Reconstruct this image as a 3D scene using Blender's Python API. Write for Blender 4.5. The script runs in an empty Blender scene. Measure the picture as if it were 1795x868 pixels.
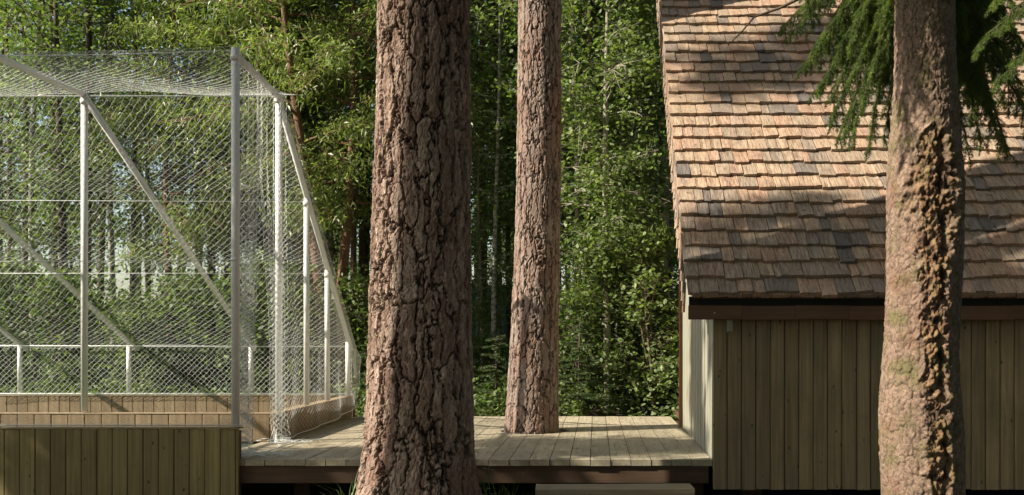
import bpy, math, random
import numpy as np
from mathutils import Vector, Matrix, Euler

R = math.radians
random.seed(7); RNG = np.random.default_rng(7)
SC = bpy.context.scene
COL = SC.collection

# ------------------------------------------------------------------ camera, sky, sun, exposure
F = 1750.0                      # focal length in photo pixels
VX, VY = 1045.0, 595.0          # principal point in the photo
EYE = 1.2
cam = bpy.data.cameras.new('camera'); camo = bpy.data.objects.new('camera', cam); COL.objects.link(camo)
camo.location = (0, 0, EYE); camo.rotation_euler = (R(90), 0, 0)
cam.sensor_width = 36; cam.lens = 36 * F / 1795
cam.shift_x = -(VX - 897.5) / 1795; cam.shift_y = (VY - 434) / 1795
cam.clip_start = .05; cam.clip_end = 3000
SC.camera = camo
SUN_EL, SUN_AZ = R(38), R(20)
SUN = Vector((-math.cos(SUN_EL) * math.cos(SUN_AZ), -math.cos(SUN_EL) * math.sin(SUN_AZ), math.sin(SUN_EL)))
w = bpy.data.worlds.new('World'); SC.world = w; w.use_nodes = True
nt = w.node_tree; bg = nt.nodes['Background']
sky = nt.nodes.new('ShaderNodeTexSky'); sky.sky_type = 'NISHITA'; sky.sun_disc = False
sky.sun_elevation = SUN_EL; sky.sun_rotation = math.atan2(SUN.x, SUN.y)
sky.air_density = 1.2; sky.dust_density = 2.0; sky.ozone_density = 1.0
nt.links.new(sky.outputs[0], bg.inputs[0]); bg.inputs[1].default_value = .10
sun = bpy.data.lights.new('sun', 'SUN'); suno = bpy.data.objects.new('sun', sun); COL.objects.link(suno)
sun.energy = 5.0; sun.angle = R(.5); sun.color = (1, .9, .76)
suno.rotation_euler = SUN.to_track_quat('Z', 'Y').to_euler(); suno.location = SUN * 60
SC.view_settings.view_transform = 'Standard'; SC.view_settings.look = 'None'
SC.view_settings.exposure = 1.0; SC.view_settings.gamma = 1
try:
    SC.cycles.max_bounces = 6; SC.cycles.diffuse_bounces = 3; SC.cycles.transparent_max_bounces = 6
    SC.cycles.use_fast_gi = False
except Exception:
    pass

def P(px, py, Y):
    """point of the place seen at photo pixel (px, py) at depth Y"""
    return Vector(((px - VX) / F * Y, Y, EYE - (py - VY) / F * Y))
def XX(px, Y): return (px - VX) / F * Y
def ZZ(py, Y): return EYE - (py - VY) / F * Y

# ------------------------------------------------------------------ helpers
def tag(o, label=None, cat=None, group=None, kind=None):
    if label: o['label'] = label
    if cat: o['category'] = cat
    if group: o['group'] = group
    if kind: o['kind'] = kind
    return o
def empty(name, loc, label, cat, group=None):
    o = bpy.data.objects.new(name, None); COL.objects.link(o); o.location = loc
    o.empty_display_size = .2
    return tag(o, label, cat, group)
def link(name, me, mat=None, parent=None, loc=None, rot=None, scale=None):
    if mat is not None and len(me.materials) == 0: me.materials.append(mat)
    o = bpy.data.objects.new(name, me); COL.objects.link(o)
    if parent: o.parent = parent
    if loc is not None: o.location = loc
    if rot is not None: o.rotation_euler = rot
    if scale is not None: o.scale = scale
    return o
def mesh_np(name, V, faces, smooth=False, attrs=None):
    """faces: array (n,k) or list of such arrays"""
    if not isinstance(faces, (list, tuple)): faces = [faces]
    faces = [np.asarray(f, dtype=np.int32) for f in faces if len(f)]
    me = bpy.data.meshes.new(name)
    V = np.asarray(V, dtype=np.float32)
    me.vertices.add(len(V)); me.vertices.foreach_set('co', V.ravel())
    nl = sum(f.size for f in faces); npoly = sum(len(f) for f in faces)
    me.loops.add(nl); me.polygons.add(npoly)
    me.loops.foreach_set('vertex_index', np.concatenate([f.ravel() for f in faces]))
    tot = np.concatenate([np.full(len(f), f.shape[1], dtype=np.int32) for f in faces])
    st = np.concatenate([[0], np.cumsum(tot)[:-1]]).astype(np.int32)
    me.polygons.foreach_set('loop_start', st)
    try: me.polygons.foreach_set('loop_total', tot)
    except Exception: pass
    if attrs:
        for k, a in attrs.items():
            at = me.attributes.new(k, 'FLOAT', 'POINT'); at.data.foreach_set('value', np.asarray(a, dtype=np.float32))
    me.update(calc_edges=True)
    me.polygons.foreach_set('use_smooth', np.full(npoly, bool(smooth)))
    me.validate()
    return me

class MB:
    """collects simple solids into one mesh"""
    def __init__(s): s.v = []; s.f = []
    def add(s, v, f):
        n = len(s.v); s.v += [tuple(p) for p in v]; s.f += [tuple(i + n for i in q) for q in f]
    def box(s, a, b, c=.004):
        """box from corner a to b with chamfered long edges"""
        x0, y0, z0 = a; x1, y1, z1 = b
        d = [x1 - x0, y1 - y0, z1 - z0]; ax = d.index(max(d)); c = min(c, min(d) * .3)
        o = [i for i in range(3) if i != ax]
        lo, hi = [a[i] for i in o], [b[i] for i in o]
        pr = [(lo[0] + c, lo[1]), (hi[0] - c, lo[1]), (hi[0], lo[1] + c), (hi[0], hi[1] - c), (hi[0] - c, hi[1]), (lo[0] + c, hi[1]), (lo[0], hi[1] - c), (lo[0], lo[1] + c)]
        vs = []
        for t in (a[ax], b[ax]):
            for p in pr:
                q = [0, 0, 0]; q[ax] = t; q[o[0]] = p[0]; q[o[1]] = p[1]; vs.append(q)
        fs = [tuple(range(8)), tuple(range(15, 7, -1))] + [(i, i + 8, (i + 1) % 8 + 8, (i + 1) % 8) for i in range(8)]
        if ax != 1: fs = [f[::-1] for f in fs]
        s.add(vs, [f[::-1] for f in fs] if False else fs)
    def tube(s, pts, rad, n=8, cap=True):
        pts = [Vector(p) for p in pts]; m = len(pts)
        if not hasattr(rad, '__len__'): rad = [rad] * m
        vs = []; fs = []; up = None
        for i, p in enumerate(pts):
            t = (pts[min(i + 1, m - 1)] - pts[max(i - 1, 0)]).normalized()
            if up is None: up = t.orthogonal().normalized()
            up = (up - t * up.dot(t)).normalized(); sd = t.cross(up)
            for k in range(n):
                a = 2 * math.pi * k / n; vs.append(p + (up * math.cos(a) + sd * math.sin(a)) * rad[i])
        for i in range(m - 1):
            for k in range(n):
                k2 = (k + 1) % n; fs.append((i * n + k, i * n + k2, (i + 1) * n + k2, (i + 1) * n + k))
        if cap:
            fs.append(tuple(range(n - 1, -1, -1))); fs.append(tuple(range((m - 1) * n, m * n)))
        s.add(vs, fs)
    def mesh(s, name, smooth=False):
        me = bpy.data.meshes.new(name); me.from_pydata(s.v, [], s.f)
        me.polygons.foreach_set('use_smooth', [smooth] * len(me.polygons))
        import bmesh
        b = bmesh.new(); b.from_mesh(me); bmesh.ops.recalc_face_normals(b, faces=b.faces); b.to_mesh(me); b.free()
        return me
    def build(s, name, mat, parent=None, smooth=False, loc=None):
        return link(name, s.mesh(name, smooth), mat, parent, loc)

# numpy noise
def _h(ix, iy, iz, s):
    n = (ix.astype(np.int64) * 374761393 + iy.astype(np.int64) * 668265263 + iz.astype(np.int64) * 2147483647 + s * 974634777) & 0xffffffff
    n = ((n ^ (n >> 13)) * 1274126177) & 0xffffffff
    n = ((n ^ (n >> 16)) * 2246822519) & 0xffffffff
    return ((n ^ (n >> 15)) & 0xffffff) / float(0xffffff)
def vnoise(p, s=0):
    i = np.floor(p).astype(np.int64); f = p - i; f = f * f * (3 - 2 * f); r = 0
    for dx in (0, 1):
        for dy in (0, 1):
            for dz in (0, 1):
                wgt = (f[:, 0] if dx else 1 - f[:, 0]) * (f[:, 1] if dy else 1 - f[:, 1]) * (f[:, 2] if dz else 1 - f[:, 2])
                r = r + wgt * _h(i[:, 0] + dx, i[:, 1] + dy, i[:, 2] + dz, s)
    return r
def fbm(p, s=0, o=4):
    r = 0; a = .5
    for k in range(o): r = r + a * vnoise(p * 2 ** k, s + k); a *= .5
    return r
def voro(p, s=0):
    """3D voronoi: F1, F2, id of the nearest cell"""
    i = np.floor(p).astype(np.int64); n = len(p)
    f1 = np.full(n, 9.); f2 = np.full(n, 9.); cid = np.zeros(n)
    for dx in (-1, 0, 1):
        for dy in (-1, 0, 1):
            for dz in (-1, 0, 1):
                a, b, c = i[:, 0] + dx, i[:, 1] + dy, i[:, 2] + dz
                q = np.stack([a + .1 + .8 * _h(a, b, c, s), b + .1 + .8 * _h(a, b, c, s + 11), c + .1 + .8 * _h(a, b, c, s + 23)], 1)
                d = np.sqrt(((q - p) ** 2).sum(1))
                m = d < f1
                f2 = np.where(m, f1, np.minimum(f2, d)); f1 = np.where(m, d, f1)
                cid = np.where(m, _h(a, b, c, s + 37), cid)
    return f1, f2, cid
def sst(a, b, x):
    t = np.clip((x - a) / (b - a), 0, 1); return t * t * (3 - 2 * t)

# ------------------------------------------------------------------ materials
def mat(name):
    m = bpy.data.materials.new(name); m.use_nodes = True
    t = m.node_tree; b = t.nodes['Principled BSDF']
    return m, t, b
def N(t, typ, **kw):
    n = t.nodes.new(typ)
    for k, v in kw.items():
        if k in n.inputs: n.inputs[k].default_value = v
        else: setattr(n, k, v)
    return n
def ramp(t, fac, stops):
    n = t.nodes.new('ShaderNodeValToRGB'); t.links.new(fac, n.inputs[0]); e = n.color_ramp.elements
    while len(e) < len(stops): e.new(.5)
    for q, (p, c) in zip(e, stops): q.position = p; q.color = (*c, 1)
    return n.outputs[0]
def mix(t, fac, a, b, mode='MIX'):
    n = t.nodes.new('ShaderNodeMix'); n.data_type = 'RGBA'; n.blend_type = mode; n.clamp_factor = True
    for sck, v in ((n.inputs[0], fac), (n.inputs[6], a), (n.inputs[7], b)):
        if hasattr(v, 'is_output'): t.links.new(v, sck)
        elif isinstance(v, (int, float)): sck.default_value = v
        else: sck.default_value = (*v, 1)
    return n.outputs[2]
def math_(t, op, a, b=None):
    n = t.nodes.new('ShaderNodeMath'); n.operation = op
    for sck, v in ((n.inputs[0], a), (n.inputs[1], b)):
        if v is None: continue
        if hasattr(v, 'is_output'): t.links.new(v, sck)
        else: sck.default_value = v
    return n.outputs[0]
def rnd(t):
    """a number that is different for every object and every loose piece"""
    a = t.nodes.new('ShaderNodeObjectInfo').outputs['Random']; g = t.nodes.new('ShaderNodeNewGeometry').outputs['Random Per Island']
    return math_(t, 'FRACT', math_(t, 'ADD', math_(t, 'MULTIPLY', a, 7.31), g))
def bump(t, b, h, dist, strength=1.0):
    n = t.nodes.new('ShaderNodeBump'); n.inputs['Distance'].default_value = dist; n.inputs['Strength'].default_value = strength
    t.links.new(h, n.inputs['Height']); t.links.new(n.outputs[0], b.inputs['Normal'])

def wood(name, base, var, dark, grain='Z', rough=.75, knots=1.0, stain=.4, green=None, gscale=1.0, bumpd=.0015):
    """planed timber: grain runs along one axis, knots, per-board colour"""
    m, t, b = mat(name)
    tc = t.nodes.new('ShaderNodeTexCoord').outputs['Object']
    r = rnd(t)
    off = t.nodes.new('ShaderNodeVectorMath'); off.operation = 'SCALE'; off.inputs[0].default_value = (13.7, 9.1, 17.3); t.links.new(r, off.inputs['Scale'])
    ad = t.nodes.new('ShaderNodeVectorMath'); ad.operation = 'ADD'; t.links.new(tc, ad.inputs[0]); t.links.new(off.outputs[0], ad.inputs[1])
    sc = {'X': (1.2, 40, 40), 'Y': (40, 1.2, 40), 'Z': (40, 40, 1.2)}[grain]; sc = tuple(v * gscale for v in sc)
    mp = N(t, 'ShaderNodeMapping'); mp.inputs['Scale'].default_value = sc; t.links.new(ad.outputs[0], mp.inputs[0])
    n1 = N(t, 'ShaderNodeTexNoise', Scale=1.0, Detail=6.0, Roughness=.6, Distortion=.6); t.links.new(mp.outputs[0], n1.inputs[0])
    sk = {'X': (7, 13, 13), 'Y': (13, 7, 13), 'Z': (13, 13, 7)}[grain]
    mk = N(t, 'ShaderNodeMapping'); mk.inputs['Scale'].default_value = sk; t.links.new(ad.outputs[0], mk.inputs[0])
    vk = N(t, 'ShaderNodeTexVoronoi', Scale=1.0, Randomness=1.0); t.links.new(mk.outputs[0], vk.inputs[0])
    kn = ramp(t, vk.outputs['Distance'], [(0.0, (1, 1, 1)), (.06, (1, 1, 1)), (.12, (0, 0, 0)), (1, (0, 0, 0))])
    n2 = N(t, 'ShaderNodeTexNoise', Scale=3.0, Detail=4.0, Roughness=.65); t.links.new(ad.outputs[0], n2.inputs[0])
    c = mix(t, r, base, var)
    c = mix(t, ramp(t, n1.outputs[0], [(.36, (1, 1, 1)), (.62, (0, 0, 0))]), c, dark)
    if hasattr(c, 'is_output'): pass
    c = mix(t, .55, mix(t, r, base, var), c)
    c = mix(t, math_(t, 'MULTIPLY', ramp(t, n2.outputs[0], [(.45, (0, 0, 0)), (.72, (1, 1, 1))]), stain), c, dark if green is None else green)
    c = mix(t, math_(t, 'MULTIPLY', kn, .8 * knots), c, tuple(v * .28 for v in dark))
    t.links.new(c, b.inputs['Base Color']); b.inputs['Roughness'].default_value = rough
    b.inputs['Specular IOR Level'].default_value = .3
    bump(t, b, n1.outputs[0], bumpd, .6)
    return m

M = {}
M['wall'] = wood('treated_wall_boards', (.34, .26, .145), (.23, .185, .11), (.09, .062, .033), 'Z', green=(.115, .115, .065), stain=.55)
M['gable'] = wood('pale_gable_boards', (.36, .365, .29), (.29, .305, .25), (.24, .2, .13), 'Z', knots=.4, stain=.35)
M['kick'] = wood('olive_barrier_boards', (.32, .26, .11), (.22, .18, .08), (.10, .07, .03), 'Z', stain=.35)
M['kickin'] = wood('tan_barrier_boards', (.35, .26, .16), (.26, .19, .115), (.14, .09, .05), 'Z', stain=.3)
M['deck'] = wood('weathered_deck_boards', (.44, .385, .28), (.35, .315, .235), (.2, .165, .1), 'Y', rough=.7, knots=.35, stain=.6, green=(.25, .23, .15))
M['joist'] = wood('brown_joist_timber', (.12, .075, .045), (.10, .06, .035), (.05, .03, .02), 'X', knots=.3)
M['fascia'] = wood('brown_fascia_timber', (.17, .095, .055), (.12, .07, .042), (.09, .045, .025), 'X', knots=.5)
M['trim'] = wood('red_brown_trim_timber', (.36, .17, .08), (.30, .14, .07), (.18, .08, .04), 'Z', knots=.2)
M['step'] = wood('grey_step_timber', (.46, .36, .22), (.38, .3, .19), (.17, .14, .1), 'X', knots=.4)

def shingle_mat():
    m, t, b = mat('cedar_shingle')
    tc = t.nodes.new('ShaderNodeTexCoord').outputs['Object']; r = rnd(t)
    off = t.nodes.new('ShaderNodeVectorMath'); off.operation = 'SCALE'; off.inputs[0].default_value = (13.7, 9.1, 17.3); t.links.new(r, off.inputs['Scale'])
    ad = t.nodes.new('ShaderNodeVectorMath'); ad.operation = 'ADD'; t.links.new(tc, ad.inputs[0]); t.links.new(off.outputs[0], ad.inputs[1])
    mp = N(t, 'ShaderNodeMapping'); mp.inputs['Scale'].default_value = (110, 5, 110); t.links.new(ad.outputs[0], mp.inputs[0])
    n1 = N(t, 'ShaderNodeTexNoise', Scale=1.0, Detail=5.0, Roughness=.65, Distortion=.5); t.links.new(mp.outputs[0], n1.inputs[0])
    mp2 = N(t, 'ShaderNodeMapping'); mp2.inputs['Scale'].default_value = (60, 2, 60); t.links.new(ad.outputs[0], mp2.inputs[0])
    n3 = N(t, 'ShaderNodeTexNoise', Scale=1.0, Detail=3.0, Roughness=.5); t.links.new(mp2.outputs[0], n3.inputs[0])
    n2 = N(t, 'ShaderNodeTexNoise', Scale=9.0, Detail=4.0, Roughness=.6); t.links.new(ad.outputs[0], n2.inputs[0])
    base = ramp(t, r, [(0.0, (.15, .14, .135)), (.03, (.24, .21, .18)), (.12, (.33, .27, .215)), (.32, (.42, .335, .245)), (.55, (.49, .37, .26)), (.8, (.48, .325, .23)), (.96, (.40, .32, .25)), (1, (.19, .175, .16))])
    dk = mix(t, 1.0, base, (.5, .43, .38), 'MULTIPLY')
    c = mix(t, ramp(t, n1.outputs[0], [(.38, (1, 1, 1)), (.6, (0, 0, 0))]), base, dk)
    c = mix(t, math_(t, 'MULTIPLY', ramp(t, n2.outputs[0], [(.5, (0, 0, 0)), (.75, (1, 1, 1))]), .5), c, (.19, .17, .15))
    c = mix(t, math_(t, 'MULTIPLY', ramp(t, n3.outputs[0], [(.28, (1, 1, 1)), (.36, (0, 0, 0))]), .7), c, (.07, .05, .04))
    t.links.new(c, b.inputs['Base Color']); b.inputs['Roughness'].default_value = .8; b.inputs['Specular IOR Level'].default_value = .25
    bump(t, b, n1.outputs[0], .003, .8)
    return m
M['shingle'] = shingle_mat()

def plain(name, c, rough=.8, nscale=8, amt=.3, metal=0, spec=.3, bmp=0):
    m, t, b = mat(name)
    tc = t.nodes.new('ShaderNodeTexCoord').outputs['Object']
    n = N(t, 'ShaderNodeTexNoise', Scale=float(nscale), Detail=5.0, Roughness=.6); t.links.new(tc, n.inputs[0])
    cc = mix(t, n.outputs[0], tuple(v * (1 - amt) for v in c), tuple(min(1, v * (1 + amt)) for v in c))
    t.links.new(cc, b.inputs['Base Color']); b.inputs['Roughness'].default_value = rough; b.inputs['Metallic'].default_value = metal
    b.inputs['Specular IOR Level'].default_value = spec
    if bmp: bump(t, b, n.outputs[0], bmp)
    return m
M['net'] = plain('white_net_cord', (.72, .74, .72), .8, 20, .08)
M['steel'] = plain('painted_white_steel', (.70, .70, .67), .45, 14, .1, spec=.5)
M['dark'] = plain('black_vent_mesh', (.02, .02, .02), .9)
M['soil'] = plain('forest_soil', (.045, .035, .022), .95, 5, .5, bmp=.02)
M['dirt'] = plain('red_brown_soil_mound', (.07, .042, .026), .95, 9, .5, bmp=.01)
M['inner'] = plain('shaded_board_backing', (.10, .08, .05), .9)
M['turf'] = plain('pitch_turf', (.06, .09, .03), .95, 30, .4)
M['mesh_fence'] = plain('teal_mesh_fabric', (.10, .26, .20), .8, 4, .2)
M['screw'] = plain('zinc_screw', (.5, .5, .5), .4, metal=.8)

def leaf_mat(name, c1, c2, trans=.35, rough=.5):
    m, t, b = mat(name)
    r = rnd(t)
    c = ramp(t, r, [(0, c1), (.85, c2), (1, tuple(min(1, v * 1.25) for v in c2))])
    out = t.nodes['Material Output']
    tr = t.nodes.new('ShaderNodeBsdfTranslucent'); mx = t.nodes.new('ShaderNodeMixShader'); mx.inputs[0].default_value = trans
    t.links.new(c, b.inputs['Base Color']); b.inputs['Roughness'].default_value = rough; b.inputs['Specular IOR Level'].default_value = .45
    c2_ = mix(t, 1.0, c, (1.25, 1.45, .6), 'MULTIPLY'); t.links.new(c2_, tr.inputs[0])
    t.links.new(b.outputs[0], mx.inputs[1]); t.links.new(tr.outputs[0], mx.inputs[2]); t.links.new(mx.outputs[0], out.inputs[0])
    return m
M['willow'] = leaf_mat('willow_leaf', (.12, .17, .05), (.26, .30, .12), .42, .38)
M['alder'] = leaf_mat('alder_leaf', (.075, .12, .035), (.19, .24, .085), .38)
M['birchleaf'] = leaf_mat('birch_leaf', (.10, .15, .045), (.21, .27, .095), .45)
M['deepleaf'] = leaf_mat('deep_wood_leaf', (.06, .10, .03), (.15, .20, .065), .42)
M['needle'] = leaf_mat('spruce_needle', (.03, .06, .014), (.16, .23, .04), .3)
def needle_vary(m):
    t = m.node_tree; b = t.nodes['Principled BSDF']; cr = [n for n in t.nodes if n.type == 'VALTORGB'][0]; fac = cr.inputs[0].links[0].from_socket
    tc = t.nodes.new('ShaderNodeTexCoord').outputs['Object']; n = N(t, 'ShaderNodeTexNoise', Scale=13.0, Detail=3.0, Roughness=.6); t.links.new(tc, n.inputs[0])
    f = math_(t, 'ADD', math_(t, 'MULTIPLY', fac, .35), math_(t, 'MULTIPLY', ramp(t, n.outputs[0], [(.38, (0, 0, 0)), (.66, (1, 1, 1))]), .65)); t.links.new(f, cr.inputs[0])
needle_vary(M['needle'])
M['needle2'] = leaf_mat('young_spruce_needle', (.04, .075, .025), (.09, .13, .04), .2)
M['grass'] = leaf_mat('grass_blade', (.08, .15, .03), (.16, .24, .06), .3)

def bark(name, c_plate, c_plate2, c_crack, c_spot, sc=60, lichen=None):
    m, t, b = mat(name)
    tc = t.nodes.new('ShaderNodeTexCoord').outputs['Object']
    at = t.nodes.new('ShaderNodeAttribute'); at.attribute_name = 'crack'
    ap = t.nodes.new('ShaderNodeAttribute'); ap.attribute_name = 'plate'
    mp = N(t, 'ShaderNodeMapping'); mp.inputs['Scale'].default_value = (1, 1, .35); t.links.new(tc, mp.inputs[0])
    n1 = N(t, 'ShaderNodeTexNoise', Scale=float(sc), Detail=6.0, Roughness=.65); t.links.new(mp.outputs[0], n1.inputs[0])
    n2 = N(t, 'ShaderNodeTexNoise', Scale=5.0, Detail=4.0, Roughness=.6); t.links.new(mp.outputs[0], n2.inputs[0])
    n3 = N(t, 'ShaderNodeTexNoise', Scale=22.0, Detail=4.0, Roughness=.7); t.links.new(mp.outputs[0], n3.inputs[0])
    c = mix(t, ap.outputs['Fac'], c_plate, c_plate2)
    c = mix(t, ramp(t, n1.outputs[0], [(.32, (1, 1, 1)), (.5, (0, 0, 0))]), c, tuple(v * .6 for v in c_plate))
    c = mix(t, math_(t, 'MULTIPLY', ramp(t, n2.outputs[0], [(.42, (0, 0, 0)), (.65, (1, 1, 1))]), .6), c, c_spot)
    c = mix(t, math_(t, 'MULTIPLY', ramp(t, n3.outputs[0], [(.56, (0, 0, 0)), (.68, (1, 1, 1))]), .5), c, tuple(v * 1.35 for v in c_plate2))
    if lichen: c = mix(t, math_(t, 'MULTIPLY', ramp(t, n3.outputs[0], [(.3, (1, 1, 1)), (.4, (0, 0, 0))]), .6), c, lichen)
    c = mix(t, at.outputs['Fac'], c, c_crack)
    t.links.new(c, b.inputs['Base Color']); b.inputs['Roughness'].default_value = .9; b.inputs['Specular IOR Level'].default_value = .15
    bump(t, b, n1.outputs[0], .006, .9)
    return m, t, b, c
M['bark1'] = bark('old_pine_bark', (.21, .14, .105), (.46, .36, .29), (.032, .02, .015), (.16, .09, .062), 75)[0]
M['bark2'] = bark('grey_red_pine_bark', (.22, .165, .135), (.37, .30, .26), (.035, .024, .02), (.23, .13, .085), 80)[0]
def thin_bark(name, c, c2, scale=(1, 1, .4), ns=14):
    m, t, b = mat(name)
    tc = t.nodes.new('ShaderNodeTexCoord').outputs['Object']
    mp = N(t, 'ShaderNodeMapping'); mp.inputs['Scale'].default_value = scale; t.links.new(tc, mp.inputs[0])
    n = N(t, 'ShaderNodeTexNoise', Scale=float(ns), Detail=5.0, Roughness=.7); t.links.new(mp.outputs[0], n.inputs[0])
    t.links.new(ramp(t, n.outputs[0], [(.4, c), (.6, c2)]), b.inputs['Base Color']); b.inputs['Roughness'].default_value = .9
    bump(t, b, n.outputs[0], .01)
    return m
M['tbark'] = thin_bark('dark_brown_bark', (.055, .04, .028), (.12, .085, .055))
M['rbark'] = thin_bark('red_brown_bark', (.10, .05, .03), (.2, .11, .065))
M['birch'] = thin_bark('grey_birch_bark', (.10, .095, .075), (.42, .41, .36), (1, 1, 1.6), 10)
M['pale'] = thin_bark('pale_alder_bark', (.20, .18, .13), (.34, .31, .24))

# ------------------------------------------------------------------ the ground
def ground():
    xs = np.concatenate([np.linspace(-900, -40, 12), np.linspace(-34, 34, 120), np.linspace(40, 900, 12)])
    ys = np.concatenate([np.linspace(-60, -4, 8), np.linspace(-2, 60, 130), np.geomspace(70, 2500, 14)])
    gx, gy = np.meshgrid(xs, ys); p = np.stack([gx.ravel() * .5, gy.ravel() * .5, np.zeros(gx.size)], 1)
    z = (fbm(p, 3, 4) - .47) * .12 * np.clip((gy.ravel() - 11) / 4, .1, 1.6)
    z = z + .34 * sst(11.3, 13.5, gy.ravel())
    z = np.where(gy.ravel() < 11.2, np.minimum(z, .02), z)
    i = np.arange((len(ys) - 1) * (len(xs) - 1)); r_, c_ = i // (len(xs) - 1), i % (len(xs) - 1); k = r_ * len(xs) + c_
    me = mesh_np('ground', np.stack([gx.ravel(), gy.ravel(), z], 1), np.stack([k, k + 1, k + 1 + len(xs), k + len(xs)], 1), True)
    tag(link('ground', me, M['soil']), kind='structure')
ground()

# ------------------------------------------------------------------ boards that share their meshes
BOARD = {}
def board_mesh(w_, d, h, key, mt):
    """chamfered board, origin at its centre"""
    k = (round(w_, 4), round(d, 4), round(h, 4), key)
    if k not in BOARD:
        b = MB(); b.box((-w_ / 2, -d / 2, -h / 2), (w_ / 2, d / 2, h / 2), .004); me = b.mesh(key); me.materials.append(mt); BOARD[k] = me
    return BOARD[k]
def plank(name, c, size, mt, parent, base, rot=None):
    me = board_mesh(*size, name, mt)
    return link(name, me, None, parent, Vector(c) - Vector(base), rot)

# ------------------------------------------------------------------ house
H0 = Vector((.826, 7.05, 0))
EY, EZ = 6.90, 1.504; PITCH = math.atan(1.026); RX0, RX1 = .631, 5.25; RIDGE = 10.65
def roof_z(Y): return EZ + (Y - EY) * math.tan(PITCH)
house = empty('timber_house', H0, 'timber house with cedar shingle roof and vertical board walls standing right of the deck', 'house')
def front_wall():
    b = MB(); b.box((.86, 7.08, .16), (5.1, 7.14, 1.50)); fw = b.build('front_wall', M['inner'], house, loc=-H0)
    x = .826; rr = random.Random(3)
    while x < 5.05:
        dy = rr.uniform(-.002, .002)
        o = plank('wall_board', (x + .049, 7.066 + dy, .14 + .63 + rr.uniform(-.004, .003)), (.0955, .03, 1.26), M['wall'], fw, (0, 0, 0))
        x += .1015
front_wall()
def side_wall():
    b = MB(); b.box((.862, 7.1, .30), (.91, 9.68, 1.5))
    v = [(.862, 7.1, 1.5), (.862, 9.68, 1.5), (.862, 9.68, roof_z(9.68) - .09), (.862, 7.1, roof_z(7.1) - .08), (.91, 7.1, 1.5), (.91, 9.68, 1.5), (.91, 9.68, roof_z(9.68) - .09), (.91, 7.1, roof_z(7.1) - .08)]
    b.add(v, [(0, 1, 2, 3), (7, 6, 5, 4), (0, 4, 5, 1), (1, 5, 6, 2), (2, 6, 7, 3), (3, 7, 4, 0)])
    sw = b.build('gable_wall', M['inner'], house, loc=-H0)
    y = 7.083; rr = random.Random(5)
    while y < 9.62:
        h = roof_z(y) - .10 - .28
        bb = MB(); x0 = .834 + rr.uniform(-.002, .002)
        za, zb = roof_z(y) - .1, roof_z(y + .098) - .1
        bb.add([(x0, y, .28), (x0 + .024, y, .28), (x0 + .024, y + .091, .28), (x0, y + .091, .28), (x0, y, za), (x0 + .024, y, za), (x0 + .024, y + .091, zb), (x0, y + .091, zb)],
               [(0, 3, 2, 1), (4, 5, 6, 7), (0, 1, 5, 4), (1, 2, 6, 5), (2, 3, 7, 6), (3, 0, 4, 7)])
        bb.build('gable_board', M['gable'], sw)
        y += .1
    # end trim board of the gable wall and the recessed part behind
    b = MB(); b.box((.803, 9.66, .349), (.86, 9.70, roof_z(9.68) - .12)); b.build('corner_trim', M['trim'], house, loc=-H0)
    b = MB(); b.box((1.5, 9.70, .0), (1.56, 13.9, 1.6)); b.box((.92, 9.62, 0), (1.5, 9.66, 3.9)); b.box((5.06, 7.15, .0), (5.1, 13.9, 1.6)); b.box((1.56, 13.9, .0), (5.1, 13.96, 1.6))
    for X in (1.5, 5.06):
        b.add([(X, 9.7, 1.6), (X, 13.9, 1.6), (X, 10.65, 5.1), (X, 9.7, 4.2), (X + .04, 9.7, 1.6), (X + .04, 13.9, 1.6), (X + .04, 10.65, 5.1), (X + .04, 9.7, 4.2)], [(0, 1, 2, 3), (7, 6, 5, 4), (0, 4, 5, 1), (1, 5, 6, 2), (2, 6, 7, 3), (3, 7, 4, 0)])
    b.build('rear_walls', M['wall'], house, loc=-H0)
    # dark timber feet the house stands on
    b = MB()
    for X in (1.1, 2.4, 3.7, 4.9):
        for Y in (7.5, 10.5, 13.5): b.box((X, Y, -.1), (X + .15, Y + .15, .29))
    b.box((.95, 7.3, .29), (5.0, 13.8, .34)); b.build('floor_frame', M['joist'], house, loc=-H0)
side_wall()
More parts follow.
